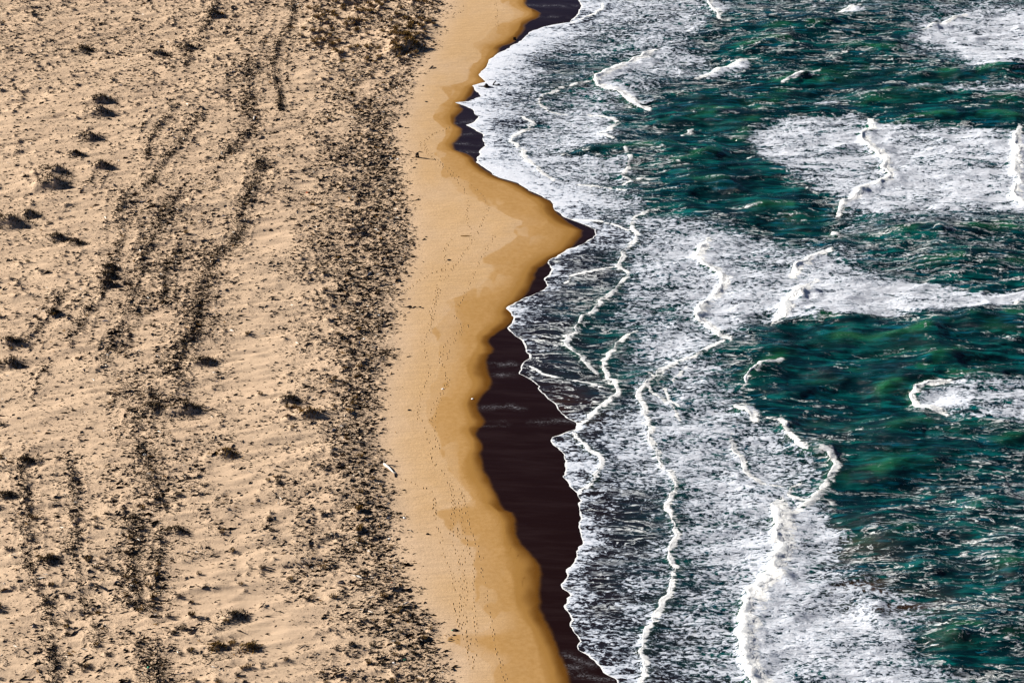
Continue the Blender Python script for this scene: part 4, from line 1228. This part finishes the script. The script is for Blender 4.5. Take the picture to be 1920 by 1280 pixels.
# bleached log with a raised root end
x0, y0, z0 = spot(733, 881)
e = empty('driftwood_log', (x0, y0, z0), 'long bleached white driftwood log lying at the edge of the litter belt', 'driftwood log')
wp = [spot(a, b) for a, b in ((720, 871), (724, 875), (729, 878), (735, 884), (740, 889))]
tube_part('trunk', e, [(a - x0, b - y0, c - z0 + .2) for a, b, c in wp], [.20, .26, .24, .2, .15], M_PALE, seed=1)
a, b, c = wp[0]
tube_part('root', e, [(a - x0, b - y0, c - z0 + .2), (a - x0 + .1, b - y0 + .1, c - z0 + .8), (a - x0 + .25, b - y0 + .3, c - z0 + 1.5)], [.2, .13, .05], M_GREY, seed=2)
tube_part('root', e, [(a - x0, b - y0, c - z0 + .2), (a - x0 + .5, b - y0 + .2, c - z0 + .6), (a - x0 + .75, b - y0 + .1, c - z0 + .95)], [.18, .14, .06], M_TWIG, seed=3)
a, b, c = wp[-1]
tube_part('branch_stub', e, [(a - x0 - .2, b - y0 + .2, c - z0 + .2), (a - x0 + .35, b - y0 + .1, c - z0 + .35)], [.12, .07], M_PALE, seed=4)
a, b, c = spot(741, 895)
tube_part('branch', e, [(wp[-1][0] - x0, wp[-1][1] - y0, wp[-1][2] - z0 + .15), (a - x0, b - y0, c - z0 + .1)], [.12, .09], M_TWIG, seed=5)

# dark stump with bent branch on smooth sand
x0, y0, z0 = spot(783, 295.5)
e = empty('driftwood_stump', (x0, y0, z0), 'dark driftwood stump with a bent branch, alone on the smooth sand', 'driftwood stump')
tube_part('stump', e, [(-.35, 0, -.1), (-.38, 0, .5), (-.25, 0, 1.05), (.0, 0, 1.45)], [.22, .2, .24, .2], M_STUMP, seed=6)
tube_part('stump', e, [(.30, .1, -.1), (.12, .1, .45), (.15, .1, .9), (.05, 0, 1.4)], [.32, .22, .3, .22], M_STUMP, seed=7)
tube_part('branch', e, [(.0, 0, 1.35), (.55, 0, 1.75), (.95, 0, 1.6), (1.6, 0.1, 1.45)], [.16, .12, .12, .05], M_STUMP, seed=8)
tube_part('root', e, [(-.3, 0, .05), (.0, -.1, .12), (.45, -.1, .05)], [.2, .22, .15], M_STUMP, seed=9)
tube_part('branch', e, [(-.4, 0, 1.0), (-.8, 0, 1.3)], [.06, .03], M_TWIG, seed=10)

# half-drowned stump and leaning limb in the swash
x0, y0 = (float(v) for v in unproj(912, 166)); z0 = float(sea_z(x0, y0))
e = empty('drowned_stump', (x0, y0, z0), 'black rounded tree stump awash in the foam at the waterline', 'tree stump')
tube_part('stump', e, [(0, 0, -.3), (0, 0, .25), (-.05, 0, .7), (-.1, 0, 1.0)], [.85, .75, .5, .22], M_STUMP, sides=9, seed=11)
tube_part('root', e, [(-.3, 0, .1), (-1.2, .1, .14), (-2.3, .2, .12)], [.2, .12, .06], M_STUMP, seed=12)
tube_part('root', e, [(.4, -.1, .1), (1.1, -.2, .1), (1.9, -.2, .05)], [.2, .1, .05], M_STUMP, seed=13)
x1, y1 = (float(v) for v in unproj(923.5, 162.5)); z1 = float(sea_z(x1, y1))
e = empty('drowned_branch', (x1, y1, z1), 'forked dark branch leaning out of the foam right of the drowned stump', 'branch')
tube_part('limb', e, [(0, 0, -.2), (.4, 0, .6), (.9, 0, 1.35)], [.18, .15, .10], M_STUMP, seed=14)
tube_part('fork', e, [(.6, 0, .9), (1.1, 0, .95)], [.10, .06], M_STUMP, seed=15)
tube_part('root', e, [(0, 0, .08), (1.0, -.1, .10), (1.9, -.1, .16), (2.2, -.1, .22)], [.12, .12, .22, .10], M_STUMP, seed=16)

# crate on the wet sand by the water
def crate(px, py, w, h, mat, name, label, cat):
    x, y, z = spot(px, py)
    e = empty(name, (x, y, z), label, cat)
    def box(nm, x0, x1, y0, y1, z0, z1, m):
        V = [(a, b, c) for c in (z0, z1) for a, b in ((x0, y0), (x1, y0), (x1, y1), (x0, y1))]
        F = [(0, 3, 2, 1), (4, 5, 6, 7), (0, 1, 5, 4), (1, 2, 6, 5), (2, 3, 7, 6), (3, 0, 4, 7)]
        return link_mesh(nm, mesh_np(nm, V, F, [m]), e)
    t = 0.04
    box('base', -w, w, -.35, .35, -.05, t, mat)
    box('side_panel', -w, -w + t, -.35, .35, t, h, mat); box('side_panel', w - t, w, -.35, .35, t, h, mat)
    box('front_panel', -w + t, w - t, -.35, -.35 + t, t, h, mat); box('back_panel', -w + t, w - t, .35 - t, .35, t, h, mat)
    return e
crate(965, 74.5, .42, .62, M_STUMP, 'fish_crate', 'small black crate left on wet sand beside the foam at the top', 'crate')

# wreck timber half buried
x0, y0, z0 = spot(767, 576)
e = empty('buried_timber', (x0, y0, z0), 'dark broken timber half buried in smooth sand, lying crosswise', 'timber')
tube_part('beam', e, [(-2.6, 0, .02), (-1.0, 0, .08), (.2, 0, .12)], [.06, .08, .1], M_STUMP, seed=20)
tube_part('block', e, [(-.4, 0, .12), (.1, 0, .3), (.7, 0, .16)], [.16, .28, .14], M_STUMP, seed=21)
tube_part('fragment', e, [(1.0, 0.1, .08), (1.7, 0.1, .12)], [.14, .12], M_STUMP, seed=22)
tube_part('fragment', e, [(2.3, .1, .06), (2.8, 0, .14), (3.1, -.4, .08)], [.14, .16, .12], M_STUMP, seed=23)

def lump(px, py, rx, rz, mat, name, label, cat, seed, ry=None):
    x, y, z = spot(px, py)
    rg = np.random.default_rng(seed)
    V, F = [], []
    nr, ns = 4, 8
    for i in range(nr):
        f = math.cos(i / (nr - .35) * math.pi / 2)
        for kx in range(ns):
            a = kx * 2 * math.pi / ns
            j = 1 + .22 * rg.normal()
            V.append((rx * f * math.cos(a) * j, (ry or rx * .7) * f * math.sin(a) * j, -.06 + (rz + .06) * math.sin(i / (nr - .35) * math.pi / 2)))
    V.append((0, 0, rz))
    for i in range(nr - 1):
        for kx in range(ns):
            a0, a1 = i * ns + kx, i * ns + (kx + 1) % ns
            F += [(a0, a1, a1 + ns), (a0, a1 + ns, a0 + ns)]
    for kx in range(ns):
        F.append(((nr - 1) * ns + kx, (nr - 1) * ns + (kx + 1) % ns, nr * ns))
    o = link_mesh(name, mesh_np(name, V, F, [mat]))
    o.location = (x, y, z)
    return tag(o, label, cat)

e0 = lump(854, 1181, .62, .34, M_STUMP, 'wood_chunk', 'black wood chunk with a green scrap beside it near the bottom footprints', 'wood chunk', 31)
lump(848.5, 1180.8, .22, .2, M_GREEN, 'plastic_scrap', 'bright green plastic scrap against a black wood chunk', 'plastic scrap', 32)
lump(851, 1190, .36, .2, M_STUMP, 'wood_chunk', 'small black chunk just below the one with the green scrap', 'wood chunk', 33)
lump(802, 1001, .42, .32, M_STUMP, 'wood_chunk', 'single dark chunk on pale sand right of the litter belt in the lower part', 'wood chunk', 34)
lump(759, 1235, .3, .2, M_GREEN, 'plastic_scrap', 'turquoise plastic scrap in the litter at the bottom', 'plastic scrap', 35)
lump(674, 644, .26, .2, M_BLUE, 'plastic_scrap', 'small blue plastic scrap in the litter belt', 'plastic scrap', 36)
lump(735, 1093, .22, .2, M_RED, 'plastic_scrap', 'tiny red scrap in the lower litter belt', 'plastic scrap', 37)
lump(577, 362, .5, .3, M_RED, 'rusty_can', 'rust red lump on the sand left of the litter belt', 'rusty lump', 38)
lump(278, 1252, .3, .2, M_GREEN, 'plastic_scrap', 'green scrap caught in the tangled brush row at the bottom edge', 'plastic scrap', 39)
lump(750, 237, .6, .4, M_STUMP, 'wood_chunk', 'black chunk at the upper end of the walkers track by the litter edge', 'wood chunk', 40)
lump(799, 444, .3, .2, M_STUMP, 'wood_chunk', 'small dark chunk on pale sand left of the weed smear', 'wood chunk', 41)
lump(842, 487.5, .55, .22, M_STUMP, 'wood_chunk', 'flat dark chunk in the middle of the smooth sand below the weed smear', 'wood chunk', 42)
lump(767, 769, .42, .25, M_STUMP, 'wood_chunk', 'dark chunk on pale sand left of the footprints, halfway down', 'wood chunk', 43)
lump(872, 442.5, 1.5, .12, M_WEED, 'seaweed_heap', 'flat brown smear of seaweed on the smooth sand', 'seaweed', 44, .35)
lump(743, 607.5, .7, .15, M_STUMP, 'wood_chunk', 'thin dark plank piece below the buried timber', 'plank', 45, .15)
lump(799, 191, .5, .2, M_STUMP, 'wood_chunk', 'dark chunk on smooth sand left of the sharp foam tongue', 'wood chunk', 46)
for n, (px, py, lab) in enumerate([(746, 299, 'white plank end beside a black stick at the litter edge, left of the stump'), (733, 297, 'white chip beside the white plank end, left of the stump'), (711, 592, 'large white scrap in the litter belt left of the buried timber'), (683, 636, 'white scrap in the litter belt above the blue scrap'), (830, 729, 'white speck of litter on the damp sand among the footprints'), (886, 748, 'white speck of litter on the damp sand by the dark wet edge'), (758, 971, 'white chip at the litter edge in the lower part'), (730, 1008, 'white scrap in the lower litter belt beside the bare sand'), (738, 1241, 'white scrap near the bottom edge of the litter belt')]):
    lump(px, py, .34, .22, M_WHITE, 'litter_scrap', lab, 'litter scrap', 60 + n)
